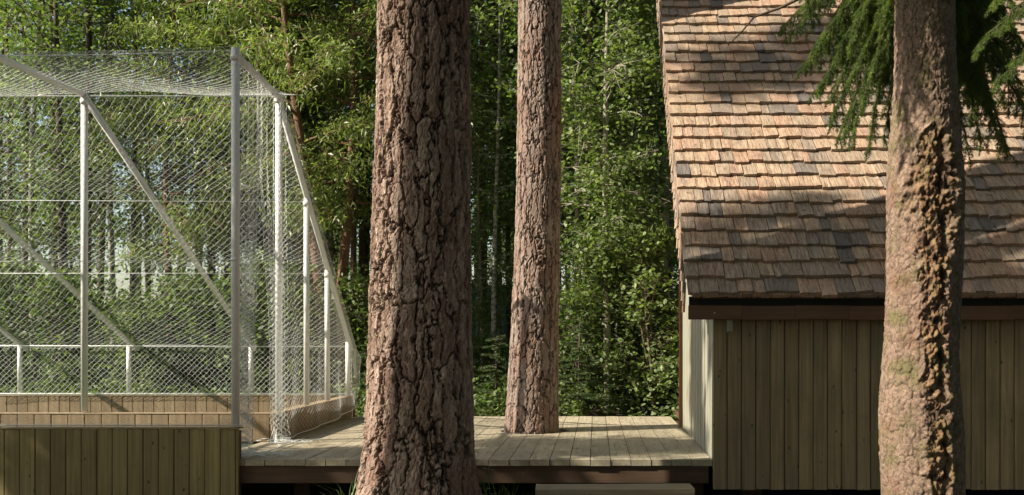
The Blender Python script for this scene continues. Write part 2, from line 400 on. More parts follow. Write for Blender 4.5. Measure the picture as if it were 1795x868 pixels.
def roof():
    cs, sn = math.cos(PITCH), math.sin(PITCH)
    b = MB(); t = .05
    yb = RIDGE + (RIDGE - EY)
    def slab(pr, xa, xb):
        n = len(pr); v = [(x, *q) for x in (xa, xb) for q in pr]
        b.add(v, [tuple(range(n)), tuple(range(2 * n - 1, n - 1, -1))] + [(i, i + n, (i + 1) % n + n, (i + 1) % n) for i in range(n)])
    slab([(EY + .06, roof_z(EY + .06) - .035), (RIDGE, roof_z(RIDGE) - .035), (RIDGE, roof_z(RIDGE) - .1), (EY + .06, roof_z(EY + .06) - .085)], RX0 + .05, RX1)
    slab([(RIDGE + .002, roof_z(RIDGE) - .037), (yb, EZ - .03), (yb, EZ - .09), (RIDGE + .002, roof_z(RIDGE) - .1)], 1.45, RX1)
    rf = b.build('roof', M['joist'], house, loc=-H0)
    # shingle meshes: lie in XY (Y up the slope), thick butt at y = 0
    rr = random.Random(11); variants = []
    def shingle_vf(wd, rr, L=.36, th=.028):
        n = 3; pts = []
        jag = [rr.uniform(-.004, .004) for _ in range(n + 1)]; sk = rr.uniform(-.008, .008)
        top = [(-.5 + i / n, jag[i] + sk * (-.5 + i / n)) for i in range(n + 1)]
        g = .0026
        v = []
        for (u, j) in top: v.append((u * (wd - 2 * g), j, th * rr.uniform(.85, 1.15)))
        for (u, j) in top: v.append((u * (wd - 2 * g), j, 0))
        v += [(-(wd / 2 - g), L, .003), ((wd / 2 - g), L, .003), (-(wd / 2 - g), L, 0), ((wd / 2 - g), L, 0)]
        a, c, e = 0, n + 1, 2 * n + 2
        f = [(a + i, c + i, c + i + 1, a + i + 1)[::-1] for i in range(n)]
        f.append(tuple([a + i for i in range(n + 1)] + [e + 1, e]))
        f.append((a, e, e + 2, c)); f.append((a + n, c + n, e + 3, e + 1))
        f.append((e, e + 1, e + 3, e + 2))
        return v, f
    widths = [.055, .07, .085, .1, .11, .12, .13, .15, .18, .23]
    for wd in widths:
        for k in range(3):
            v, f = shingle_vf(wd, rr); me = bpy.data.meshes.new('shingle'); me.from_pydata(v, [], f); me.materials.append(M['shingle']); variants.append((wd, me, v, f))
    row = 0; s = 0; EXPO = .1705; n_obj = 0; rest = MB(); total = (RIDGE - EY) / cs
    while s < total:
        x = RX0 + rr.uniform(-.012, .008)
        lift = 0
        while x < RX1 - .05:
            wd, me, v, f = rr.choices(variants, weights=[{.055: .5, .07: 1.3, .085: 2, .1: 2.2, .11: 2.2, .12: 2, .13: 1.6, .15: 1.5, .18: .6, .23: .3}[q[0]] for q in variants])[0]
            so = s + rr.uniform(-.010, .010) + (.004 if rr.random() < .8 else rr.uniform(-.02, .012))
            Y = EY + so * cs; Z = EZ + so * sn
            nl = -.004 + rr.uniform(0, .007)           # lift along the roof normal
            loc = Vector((x + wd / 2, Y - sn * nl, Z + cs * nl)) ; rz = rr.uniform(-.022, .022); rx = PITCH - .068 - rr.uniform(0, .022)
            last = x + wd > 3.2 and False
            px = VX + (x) / Y * F
            if row < 13 and px < 1800 and n_obj < 300:
                o = link('shingle', me, None, rf, loc, (rx, 0, rz)); n_obj += 1
            else:
                mt = Matrix.Translation(loc) @ Euler((rx, 0, rz)).to_matrix().to_4x4()
                rest.add([mt @ Vector(q) for q in v], f)
            x += wd
        s += EXPO; row += 1
    o = rest.build('upper_shingles', M['shingle'], rf); o['kind'] = 'stuff'
    # starter course under the first row and shingles on the verge
    st = MB(); x = RX0 + .03
    while x < RX1 - .1:
        wd, me, v, f = rr.choice(variants); mt = Matrix.Translation((x + wd / 2, EY + .02, EZ - .014)) @ Euler((PITCH - .02, 0, 0)).to_matrix().to_4x4()
        st.add([mt @ Vector(q) for q in v], f); x += wd
    o = st.build('starter_shingles', M['shingle'], rf); o['kind'] = 'stuff'
    vg = MB(); 
    for k in range(46):
        for q in range(3):
            Yc = 7.35 + k * .085 + rr.uniform(-.01, .01); zt = roof_z(Yc) - .03 - q * .16
            if zt - .2 < 1.42 or Yc > RIDGE: continue
            dx = -.012 - .006 * (2 - q) + rr.uniform(-.006, .004); wv = .083
            a = RX0 + .035 + dx
            vg.add([(a, Yc, zt), (a, Yc + wv, zt), (a - .014, Yc + wv, zt - .22), (a - .014, Yc, zt - .22), (a + .012, Yc, zt), (a + .012, Yc + wv, zt), (a + .004, Yc + wv, zt - .22), (a + .004, Yc, zt - .22)],
                   [(0, 3, 2, 1), (4, 5, 6, 7), (0, 1, 5, 4), (1, 2, 6, 5), (2, 3, 7, 6), (3, 0, 4, 7)])
    o = vg.build('verge_shingles', M['shingle'], rf); o['kind'] = 'stuff'
    # eave: recessed vent, staggered fascia boards
    b = MB(); b.box((RX0 + .02, 6.985, 1.40), (RX1, 7.02, 1.50)); b.build('eave_vent', M['dark'], rf)
    x = RX0 + .012; k = 0
    while x < RX1:
        L = .378 + rr.uniform(-.01, .01); b = MB(); dz = -.004 if k % 2 else 0; b.box((x, 6.945 - (.003 if k % 2 else 0), 1.338 + dz), (x + L - .002, 6.975, 1.437 + dz)); 
        fo = b.build('fascia_board', M['fascia'], rf)
        if k == 0:
            c = MB(); c.tube([(x + .18, 6.938, 1.385), (x + .18, 6.950, 1.385)], .0055, 10); c.build('screw', M['screw'], rf)
        x += L; k += 1
    # soffit
    b = MB(); b.box((RX0 + .06, 6.98, 1.37), (RX1, 7.045, 1.395)); b.build('soffit', M['joist'], rf)
    b = MB(); b.box((.92, 6.985, 1.255), (.96, 7.045, 1.37)); b.build('rafter_tail', M['gable'], rf)
roof()

# ------------------------------------------------------------------ deck
DZ = .346; DY0, DY1 = 7.085, 11.07
T2 = Vector((-.572, 9.31)); HOLE = .315
deck = empty('timber_deck', (-.9, DY0, 0), 'low timber deck of weathered boards between the netted pitch and the house', 'deck')
def deck_build():
    base = Vector((-.9, DY0, 0)); rr = random.Random(9)
    x = XX(1248.5, DY0) - .0015; wd = .1445; i = 0
    shared = {}
    while x > -2.72:
        x0, x1 = x - wd + .0055, x; xc = (x0 + x1) / 2; y0 = DY0 + rr.uniform(-.006, .006); y1 = DY1 + rr.uniform(-.01, .01)
        dz = rr.uniform(-.0015, .0015)
        near = max(x0 - T2.x, T2.x - x1, 0) if not (x0 < T2.x < x1) else 0
        def piece(p):   # outline polygon (in plan) extruded
            n = len(p); v = [(a, b_, DZ + dz) for a, b_ in p] + [(a, b_, DZ - .043 + dz) for a, b_ in p]
            me = bpy.data.meshes.new('deck_board'); me.from_pydata([tuple(Vector(q) - Vector((xc, y0, 0))) for q in v], [], [tuple(range(n)), tuple(range(2 * n - 1, n - 1, -1))] + [(k, k + n, (k + 1) % n + n, (k + 1) % n) for k in range(n)])
            import bmesh
            bm = bmesh.new(); bm.from_mesh(me); bmesh.ops.recalc_face_normals(bm, faces=bm.faces); bm.to_mesh(me); bm.free()
            link('deck_board', me, M['deck'], deck, Vector((xc, y0, 0)) - base)
        if near < HOLE - .004:
            xs = np.linspace(x0, x1, 5)
            arc = [(a, math.sqrt(max(HOLE ** 2 - (a - T2.x) ** 2, 0))) for a in xs]
            piece([(x0, y0), (x1, y0)] + [(a, T2.y - h) for a, h in arc[::-1]])
            piece([(a, T2.y + h) for a, h in arc] + [(x1, y1), (x0, y1)])
        else:
            piece([(x0, y0), (x1, y0), (x1, y1), (x0, y1)])
        x -= wd; i += 1
    b = MB(); b.box((-2.55, DY0 + .02, .175), (.80, DY0 + .065, .3025)); b.build('front_beam', M['joist'], deck, loc=-base)
    for Y in (8.2, 10.1, 11.0):
        b = MB(); b.box((-2.6, Y, .175), (.82, Y + .045, .302)); b.build('joist', M['joist'], deck, loc=-base)
    for X in (-2.3, -1.5, .1, .7):
        for Y in (7.6, 10.6):
            b = MB(); b.box((X, Y, -.1), (X + .12, Y + .12, .175)); b.build('support_post', M['joist'], deck, loc=-base)
deck_build()
step = empty('wooden_step', (.05, 6.7, 0), 'pale grey plank step in front of the deck near the house', 'step')
def step_build():
    a = R(-1.4); X0, X1 = XX(938, 6.62), XX(1216, 6.62)
    b = MB(); b.box((X0 - .05, -.13, .17), (X1 - .05, .13, .212)); o = b.build('tread', M['step'], step, loc=(0, 0, 0)); o.rotation_euler.z = R(2.2)
    for X in (X0 + .06, X1 - .2):
        b = MB(); b.box((X - .05, -.11, -.02), (X - .05 + .09, .11, .17)); o = b.build('support_block', M['joist'], step); o.rotation_euler.z = R(2.2)
step_build()

# ------------------------------------------------------------------ pitch barriers
BT = .597
def barrier(name, label, a, b_, z0, z1, mt, face, wd=.109, thing_base=None):
    """boards on the face side of a framed low wall from a to b (plan)"""
    a = Vector((*a, 0)); b_ = Vector((*b_, 0)); d = (b_ - a).normalized(); n = Vector(face)
    base = (a + b_) / 2; t = empty(name, base, label, 'barrier')
    ang = math.atan2(d.y, d.x); L = (b_ - a).length
    m = MB(); m.box((-L / 2 + .01, -.03, z0 + .01), (L / 2 - .01, .03, z1 - .012)); fr = m.build('frame', M['inner'], t); fr.rotation_euler.z = ang
    sgn = 1 if Vector((-d.y, d.x, 0)).dot(n) > 0 else -1
    rr = random.Random(len(label)); x = 0; k = 0
    while x < L - .02:
        w_ = min(wd, L - x)
        for s_ in ((sgn,) if name != 'pitch_barrier' else (sgn, -sgn)):
            me = board_mesh(round(w_ - .004, 3), .024, round(z1 - z0, 3), 'board' + mt.name, mt)
            c = Vector((-L / 2 + x + w_ / 2, s_ * (.043 + rr.uniform(-.0015, .0015)), (z0 + z1) / 2 + rr.uniform(-.003, .002)))
            o = link('board', me, None, t, Matrix.Rotation(ang, 3, 'Z') @ c); o.rotation_euler.z = ang
        x += wd; k += 1
    m = MB(); m.box((-L / 2, -.058, z1 + .001), (L / 2, .056, z1 + .008)); cp = m.build('top_cap', mt, t); cp.rotation_euler.z = ang
    return t
barrier('front_barrier', 'olive board wall nearest the camera at the left corner, net hanging down to its top', (-5.6, 7.11), (XX(423, 7.11), 7.11), .0, .565, M['kick'], (0, -1, 0))
barrier('pitch_barrier', 'low inner board wall behind the nearest one, carrying the upright goal posts', (-7.2, 8.37), (-2.67, 8.37), DZ + .003, BT - .02, M['kickin'], (0, -1, 0), .14)
barrier('side_barrier', 'low tan board wall running back along the deck on the right side of the pitch', (-2.72, 8.44), (-2.72, 10.9), DZ + .003, BT - .02, M['kickin'], (1, 0, 0), .14)
barrier('pitch_barrier', 'farthest sunlit board wall of the pitch with three short posts standing on it', (-7.6, 10.98), (-2.66, 10.98), DZ - .1, BT - .02, M['kickin'], (0, -1, 0), .115)
m = MB(); m.box((-7.4, 8.45, .25), (-2.8, 10.9, .33)); tag(m.build('pitch_floor', M['turf']), kind='structure')
m = MB(); m.box((-5.5, 7.2, .25), (-2.75, 8.3, .33)); tag(m.build('corridor_floor', M['turf']), kind='structure')

# ------------------------------------------------------------------ net cage
cage = empty('netted_cage', (-4.2, 8.9, 0), 'white steel cage with sloping bars and diamond netting around the small pitch', 'sports cage')
CB = Vector((-4.2, 8.9, 0))
def cpart(name, pts, rad, mt='steel', n=12):
    b = MB(); b.tube([Vector(p) - CB for p in pts], rad, n); me = b.mesh(name, False)
    me.polygons.foreach_set('use_smooth', [len(p.vertices) == 4 for p in me.polygons])
    return link(name, me, M[mt], cage)
TOP = 3.27
Y1, Y2, Y3, Y4 = 8.31, 9.17, 9.88, 10.70
SX = -2.66
def slope_z(Y): return 3.2 + (Y - Y1) / (Y4 - Y1) * (1.15 - 3.2)
FP = XX(411, 7.07)
for (name, x, y, z0, z1, r_) in (('main_post', FP, 7.09, .58, TOP, .029), ('main_post', SX, 8.37, BT, 3.26, .029), ('side_post', SX, Y2, BT, slope_z(Y2) + .03, .026), ('side_post', SX, Y3, BT, slope_z(Y3) + .03, .026), ('side_post', SX, Y4, BT, 1.17, .026),
                              ('main_post', -4.29, 8.37, BT, 3.24, .028), ('main_post', -6.12, 8.37, BT, 3.24, .028)):
    po = cpart(name, [(x, y, z0), (x, y, z1)], r_)
cpart('top_rail', [(FP, 7.09, TOP - .05), (SX, 8.35, 3.23)], .027)
cpart('slope_bar', [(SX, 8.33, 3.24), (SX + .01, 10.80, 1.09)], .026)
cpart('top_rail', [(-4.30, 5.8, 3.20), (-4.29, 8.37, 3.25)], .027)
cpart('slope_bar', [(-4.28, 8.34, 3.24), (XX(446, 10.98), 10.98, ZZ(613, 10.98))], .028)
cpart('top_rail', [(-6.13, 5.8, 3.20), (-6.12, 8.37, 3.25)], .027)
cpart('slope_bar', [(-6.12, 8.34, 3.24), (XX(239, 10.98), 10.98, ZZ(612, 10.98))], .028)
cpart('slope_bar', [(-7.46, 8.34, 3.24), (XX(46, 10.98), 10.98, ZZ(612, 10.98))], .028)
for px in (440, 226, 35):
    cpart('short_post', [(XX(px, 10.96), 10.96, BT), (XX(px, 10.96), 10.96, ZZ(606, 10.96))], .026)
cpart('post_cap', [(FP, 7.09, ZZ(455, 7.07) - .012), (FP, 7.09, ZZ(455, 7.07) + .012)], .032)
def cable(pts, r_=.0035): return cpart('cable', pts, r_, 'net', 5)
XL = -6.6
def sagline(a, b, sag, n=14):
    a, b = Vector(a), Vector(b); return [a.lerp(b, i / n) - Vector((0, 0, sag * 4 * (i / n) * (1 - i / n))) for i in range(n + 1)]
cable(sagline((XL, 7.09, 3.30), (FP, 7.09, 3.255), .06)); cable([(XL, 8.37, 3.24), (SX, 8.37, 3.24)])
cable([(XL, Y2, slope_z(Y2) + .02), (SX, Y2, slope_z(Y2) - .0)]); cable([(XL, Y3, slope_z(Y3)), (SX, Y3, slope_z(Y3))]); cable([(XL, 10.8, 1.135), (SX, 10.8, 1.12)], .005)
cable(sagline((XL, 7.08, 1.76), (FP, 7.08, 1.765), .01), .0025)
cable([(XL, 7.06, .592), (FP + .06, 7.06, .592)], .005); cable([(XL, 10.93, BT + .01), (SX, 10.93, BT + .01)], .006)

def net(name, fn, U, Vv, su, sv, r_=.0008, seed=0, jit=.12):
    """diamond mesh: fn maps (u, v) in metres to 3D; real cords as 3-sided prisms"""
    nu, nv = int(round(U / su)), int(round(Vv / sv))
    i, j = np.meshgrid(np.arange(nu * 2 + 1), np.arange(nv * 2 + 1)); ok = (i + j) % 2 == 0
    idx = -np.ones(i.shape, dtype=np.int64); idx[ok] = np.arange(ok.sum())
    rg = np.random.default_rng(seed)
    uu = i[ok] * su / 2; vv = j[ok] * sv / 2
    inb = (i[ok] > 0) & (i[ok] < 2 * nu)
    uu = uu + inb * rg.normal(0, su * jit * .5, uu.shape); vv = vv + (j[ok] > 0) * (j[ok] < 2 * nv) * rg.normal(0, sv * jit * .5, vv.shape)
    Pn = fn(np.clip(uu, 0, U), np.clip(vv, 0, Vv))
    e = []
    a = idx[:-1, :-1]; b = idx[1:, 1:]; mk = (a >= 0) & (b >= 0); e.append(np.stack([a[mk], b[mk]], 1))
    a = idx[:-1, 1:]; b = idx[1:, :-1]; mk = (a >= 0) & (b >= 0); e.append(np.stack([a[mk], b[mk]], 1))
    # border cords
    for brd in (idx[0, ::2], idx[-1, ::2][:], idx[::2, 0], idx[::2, -1]):
        brd = brd[brd >= 0]; e.append(np.stack([brd[:-1], brd[1:]], 1))
    e = np.concatenate(e); A, B = Pn[e[:, 0]], Pn[e[:, 1]]
    d = B - A; ln = np.linalg.norm(d, axis=1); keep = ln > 1e-4; A, B, d, ln = A[keep], B[keep], d[keep], ln[keep]; d /= ln[:, None]
    ref = np.where(np.abs(d[:, 2:3]) < .9, np.array([[0, 0, 1.]]), np.array([[1., 0, 0]]))
    s1 = np.cross(d, ref); s1 /= np.linalg.norm(s1, axis=1)[:, None]; s2 = np.cross(d, s1)
    vs = []
    for base in (A, B):
        for k in range(3):
            an = 2 * math.pi * k / 3; vs.append(base + (s1 * math.cos(an) + s2 * math.sin(an)) * r_)
    V = np.stack(vs, 1).reshape(-1, 3) - np.array(CB); n0 = np.arange(len(A)) * 6
    q = np.concatenate([np.stack([n0 + k, n0 + (k + 1) % 3, n0 + 3 + (k + 1) % 3, n0 + 3 + k], 1) for k in range(3)])
    return link(name, mesh_np(name, V, q), M['net'], cage)
def wob(u, v, s, amp, f=1.5):
    p = np.stack([u * f, v * f, np.full_like(u, s * 3.3)], 1); return (vnoise(p, s) - .5) * 2 * amp
st = lambda *a: np.stack(np.broadcast_arrays(*a), 1)
UW = FP - XL
net('front_net', lambda u, v: st(XL + u + wob(u, v, 1, .03), 7.07 + wob(u, v, 2, .03), 3.28 - .06 * 4 * (u / UW) * (1 - u / UW) * (1 - v / 2.68) - v), UW, 2.68, .072, .054, seed=1)
net('top_net', lambda u, v: st(XL + u * (1 + v * .02), 7.1 + v, 3.27 - .05 * np.sin(np.pi * u / UW) * (1 - v / 1.27) - .10 * np.sin(np.pi * v / 1.27) * (.6 + .4 * np.sin(u * 2)) + wob(u, v, 3, .03)), UW, 1.27, .07, .055, seed=2)
UW2 = SX - XL
def slope_fn(u, v):
    L = 3.15; t = v / L; Y = 8.37 + t * (10.82 - 8.37); z = 3.24 + t * (1.12 - 3.24)
    seg = np.interp(Y, [8.37, Y2, Y3, 10.82], [0, 1, 2, 3]); fr = seg - np.floor(seg)
    return st(XL + u, Y, z - .09 * np.sin(np.pi * fr) + wob(u, v, 4, .03))
net('slope_net', slope_fn, UW2, 3.15, .07, .062, seed=3)
net('rear_net', lambda u, v: st(XL + u, 10.83 + v * .12 + wob(u, v, 5, .02), 1.12 - v), UW2, .52, .062, .058, r_=.0016, seed=4)
def side_fn(u, v):      # v runs from the slope bar down to just above the deck boards
    Y = 8.40 + u; top = np.interp(Y, [8.33, 10.8, 11.1], [3.22, 1.09, .95]); bot = .36 + .13 * ((u / 2.62) ** 1.5)
    t = v / 2.8; return st(SX + .07 + .02 * np.sin(u * 9 + 1) * t + .04 * t * wob(u, v, 6, 1), Y, top + (bot - top) * t)
net('side_net', side_fn, 2.62, 2.8, .07, .06, seed=5)
cpart('hem_cord', [side_fn(np.array([u]), np.array([2.8]))[0] for u in np.linspace(0, 2.62, 16)], .0045, 'net', 5)
def curtain(y0, y1f, y1e, x0, x1, nf, amp, seed, width=.95):
    def fn(u, v):
        t = v / 2.9; a = u / width
        ye = y1f + (y1e - y1f) * sst(.15, .75, t); Y = y0 + (ye - y0) * a
        g = sst(.1, .6, t); fold = amp * (.25 + .75 * g) * np.sin(a * nf * 2 * np.pi + 3 * wob(u, v * .4, seed, 1, 1.2))
        X = x0 + (x1 - x0) * a + fold
        z = 3.24 - t * (3.24 - .36) + .012 * np.sin(a * 19)
        flare = sst(.93, 1.0, t)
        return st(X + flare * .05 * np.sin(a * 31), Y + .3 * fold + flare * .04 * np.cos(a * 23), z)
    return fn
net('curtain_net', curtain(7.12, 7.78, 7.46, FP + .02, FP - .03, 4.5, .045, 21, .8), .8, 2.9, .06, .05, r_=.0012, seed=6)
net('curtain_net', curtain(8.36, 7.74, 8.10, SX + .06, SX + .03, 4.5, .035, 22, .8), .8, 2.9, .06, .05, r_=.0012, seed=7)
def cord_pile(c, n, rad, seed):
    rg = random.Random(seed); b = MB()
    for k in range(n):
        p = Vector(c) + Vector((rg.gauss(0, rad), rg.gauss(0, rad * .8), abs(rg.gauss(0, .008)))); a = rg.uniform(0, 6.28); pts = []
        for i in range(7):
            a += rg.uniform(-1.1, 1.1); p = p + Vector((math.cos(a), math.sin(a) * .6, rg.uniform(-.3, .3))) * .03; p.z = max(p.z, DZ + .006); pts.append(p - CB)
        b.tube(pts, .0022, 3, False)
    return link('net_hem_pile', b.mesh('net_hem_pile'), M['net'], cage)
cord_pile((FP + .05, 7.30, DZ + .01), 46, .07, 1); cord_pile((SX + .1, 8.24, DZ + .01), 40, .06, 2)
cpart('hem_cord', sagline((FP + .1, 7.3, DZ + .012), (SX + .2, 8.25, DZ + .02), .0), .004, 'net', 5)
cpart('tie_cord', sagline((SX + .06, 10.75, 1.10), (SX + .08, 10.72, .78), .0), .009, 'net', 5)

# ------------------------------------------------------------------ the three big trunks
def big_trunk(name, prof, Y, mt, parent, base, nth, dz, zmin, ztop_dense, ztop, disp):
    """prof: list of (photo y, left x, right x) of the outline at depth Y"""
    pz = np.array([ZZ(p[0], Y) for p in prof][::-1]); pc = np.array([XX((p[1] + p[2]) / 2, Y) for p in prof][::-1]); pr_ = np.array([(p[2] - p[1]) / 2 / F * Y for p in prof][::-1])
    zs = np.concatenate([np.arange(zmin, ztop_dense, dz), np.linspace(ztop_dense, ztop, 40)])
    th = np.linspace(0, 2 * np.pi, nth, endpoint=False)
    TH, ZG = np.meshgrid(th, zs)
    lean = (pc[-1] - pc[0]) / (pz[-1] - pz[0])
    cx = np.interp(ZG, pz, pc) + np.where(ZG > pz[-1], (ZG - pz[-1]) * lean, 0)
    rad = np.interp(ZG, pz, pr_) * np.where(ZG > pz[-1], 1 - .45 * (ZG - pz[-1]) / (ztop - pz[-1]), 1)
    s = np.stack([np.cos(TH).ravel() * rad.mean(), np.sin(TH).ravel() * rad.mean(), ZG.ravel()], 1)
    d, crack, plate = disp(s, TH.ravel(), ZG.ravel())
    rr_ = rad.ravel() + d
    V = np.stack([cx.ravel() + np.cos(TH.ravel()) * rr_ - base[0], np.sin(TH.ravel()) * rr_ + Y - base[1], ZG.ravel() - base[2]], 1)
    r_, c_ = np.meshgrid(np.arange(len(zs) - 1), np.arange(nth), indexing='ij'); r_, c_ = r_.ravel(), c_.ravel(); c2 = (c_ + 1) % nth
    q = np.stack([r_ * nth + c_, r_ * nth + c2, (r_ + 1) * nth + c2, (r_ + 1) * nth + c_], 1)
    me = mesh_np(name, V, q, name == 'spruce_trunk', {'crack': crack, 'plate': plate})
    return link('trunk', me, mt, parent)
def pine_bark(wd, ht, depth, seed, furrow=1.0, sc=1.0):
    def disp(s, th, z):
        wp = np.stack([fbm(s * np.array([9, 9, 5]), seed, 3), fbm(s * np.array([9, 9, 5]) + 40, seed + 5, 3), fbm(s * 6 + 80, seed + 9, 3)], 1) - .44
        w2 = np.stack([fbm(s * np.array([38, 38, 20]) * sc, seed + 3, 4), fbm(s * np.array([38, 38, 20]) * sc + 40, seed + 6, 4), fbm(s * 24 + 80, seed + 8, 4)], 1) - .47
        q = s / np.array([wd, wd, ht]) + wp * np.array([1.0, 1.0, 1.2]) + w2 * np.array([.75, .75, .35])
        f1, f2, cid = voro(q, seed); e = f2 - f1
        rag = fbm(s * np.array([95, 95, 55]) * sc, seed + 2, 4) - .48
        crk = 1 - sst(.0, .17, e + rag * .14)
        deep = 1 - sst(-.01, .07, e + rag * .08)
        # shorter plates and thin flakes lying on the big ones, each with its own height and sharp edges
        q3 = s / np.array([.036, .036, .12]) * sc + wp * .8 + w2 * np.array([.9, .9, .5]) + cid[:, None] * 5; h1, h2, hid = voro(q3, seed + 80); e3 = h2 - h1
        mid = (1 - sst(0, .12, e3 + rag * .1)) * furrow
        q2 = s / np.array([.016, .016, .03]) * sc + w2 * 1.5; g1, g2, gid = voro(q2, seed + 50)
        fine = fbm(s * np.array([160, 160, 100]) * sc, seed + 7, 2) - .38
        big = fbm(s * np.array([4, 4, 1.0]), seed + 13, 3) - .47
        d = depth * (-.85 * crk - .5 * deep - .38 * mid + .25 * (cid - .5) + .42 * (hid - .5) + .22 * (gid - .5) + .40 * fine + .35 * rag) + big * depth * 1.8
        crack = np.clip(.35 * crk ** 2 + .75 * deep + .45 * mid * (hid > .3) + .15 * (1 - sst(0, .06, g2 - g1)), 0, 1)
        return d, crack, np.clip(.5 + (cid - .5) * .3 + (hid - .5) * .6 + (gid - .5) * .5, 0, 1)
    return disp
pine1 = empty('pine_tree', (XX(742, 6.2), 6.2, 0), 'thick old pine trunk with deep fissured bark standing in front of the deck', 'tree')
prof1 = [(-20, 665, 823), (150, 661, 822), (300, 656, 823), (450, 652, 824), (600, 648, 826), (700, 644, 829), (780, 637, 831), (830, 630, 833), (868, 622, 838), (900, 610, 848), (940, 590, 868)]
b1 = pine_bark(.088, .50, .019, 5, furrow=.6)
def disp1(s, th, z):
    d, c, p = b1(s, th, z)
    fl = np.clip((.55 - z) / .55, 0, 1) ** 2
    d = d * (1 + fl * .6) + fl * .06 * np.sin(th * 5 + 1) + .012 * np.exp(-((z - 2.45) / .25) ** 2) * np.sin(th * 3)
    return d, c, p
big_trunk('pine_trunk', prof1, 6.2, M['bark1'], pine1, pine1.location, 420, .0065, -.05, 3.45, 13.0, disp1)
pine2 = empty('pine_tree', (T2.x, T2.y, 0), 'slimmer pine trunk with reddish plated bark growing up through a round hole in the deck', 'tree')
prof2 = [(-20, 909, 984), (150, 907, 984), (300, 905, 983), (450, 901, 981), (550, 896, 980), (650, 891, 980), (720, 887, 980), (757, 884, 981), (800, 876, 986), (860, 866, 994)]
big_trunk('pine_trunk', prof2, 9.31, M['bark2'], pine2, pine2.location, 230, .011, -.05, 4.5, 14.0, pine_bark(.052, .27, .012, 31, furrow=.45, sc=1.1))

SPY = 4.93
spruce = empty('spruce_tree', (XX(1617, SPY), SPY, 0), 'mossy spruce trunk with a long resin wound and drooping needle branches before the roof', 'tree')
prof3 = [(-20, 1571, 1671), (100, 1570, 1673), (200, 1566, 1678), (260, 1560, 1683), (320, 1557, 1688), (420, 1557, 1687), (520, 1555, 1682), (600, 1552, 1678), (660, 1546, 1679), (720, 1542, 1683), (780, 1543, 1687), (868, 1548, 1688), (1000, 1535, 1700)]
def disp3(s, th, z):
    sd = 71
    fine = fbm(s * np.array([70, 70, 50]), sd, 4) - .47
    f1, f2, cid = voro(s / np.array([.03, .03, .035]) + (fbm(s * 20, sd + 4, 2)[:, None] - .4) * 2, sd); e = f2 - f1
    d = .008 * fine + .0065 * (cid - .5) - .004 * (1 - sst(0, .15, e))
    crack = (1 - sst(0, .14, e)) * .6 * (cid > .25)
    # the wound: a long strip on the camera side, edges swollen, lumps of resin inside
    tha = (th - 1.5 * np.pi)              # 0 faces the camera
    tha = (tha + np.pi) % (2 * np.pi) - np.pi
    cen = .05 + .12 * np.sin(z * 2.1 + .6) + .1 * (vnoise(np.stack([z * 3, z * 0, z * 0], 1), 4) - .5)
    wdt = np.interp(z, [.1, .5, 1.0, 1.5, 1.75, 1.95, 2.12, 2.25], [.22, .30, .34, .40, .62, .76, .6, .0])
    u = np.abs(tha - cen) / np.maximum(wdt, 1e-3); ed = fbm(s * 16, sd + 8, 4) - .47
    inside = (1 - sst(.55, 1.0, u + ed * 1.9)) * (wdt > .02)
    rim = np.exp(-((u + ed * 1.6 - 1.0) / .28) ** 2) * (wdt > .02)
    lumpn = fbm(s * np.array([32, 32, 24]), sd + 20, 4); l1, l2, lid = voro(s / .028 + (fbm(s * 30, 6, 2)[:, None] - .4) * 2.2, sd + 20)
    lump = sst(.42, .68, lumpn) * .9 + np.sqrt(np.clip(1 - (l1 / .6) ** 2, 0, 1)) * (lid > .8) * .6
    rough = (fbm(s * 24, sd + 12, 5) - .47) * .7 + (fbm(s * np.array([85, 85, 60]), sd + 14, 3) - .45) * .45
    cav = sst(1.55, 1.8, z) * (1 - sst(2.05, 2.2, z)) * np.exp(-((tha - cen - .15) / .42) ** 2)
    groove = np.exp(-(((tha - cen - .2 - .08 * np.sin(z * 9) - .05 * np.sin(z * 23)) / .09) ** 2))
    d = d + inside * (-.007 - .016 * cav + .016 * lump + .036 * rough - .014 * groove) + rim * (.005 + .03 * rough + .008 * lump)
    plate = np.clip((inside + .6 * rim) * (.35 + .65 * lump), 0, 1)
    crack = np.clip(crack * (1 - inside) + inside * np.clip(-rough * 4.5 + .12 - lump * .4 + groove * .35 + .4 * cav, 0, 1), 0, 1)
    d = d + .012 * np.exp(-((z - 1.9) / .2) ** 2) * np.cos(tha + .5)
    plate = np.clip(inside * (.55 + .45 * lump), 0, 1)
    crack = np.clip(crack * (1 - inside) + inside * np.clip(-rough * 5 + .25 - lump * .6 + groove * .6, 0, 1), 0, 1)
    return d, crack, plate
m3, t3, bb3 = mat('spruce_bark')
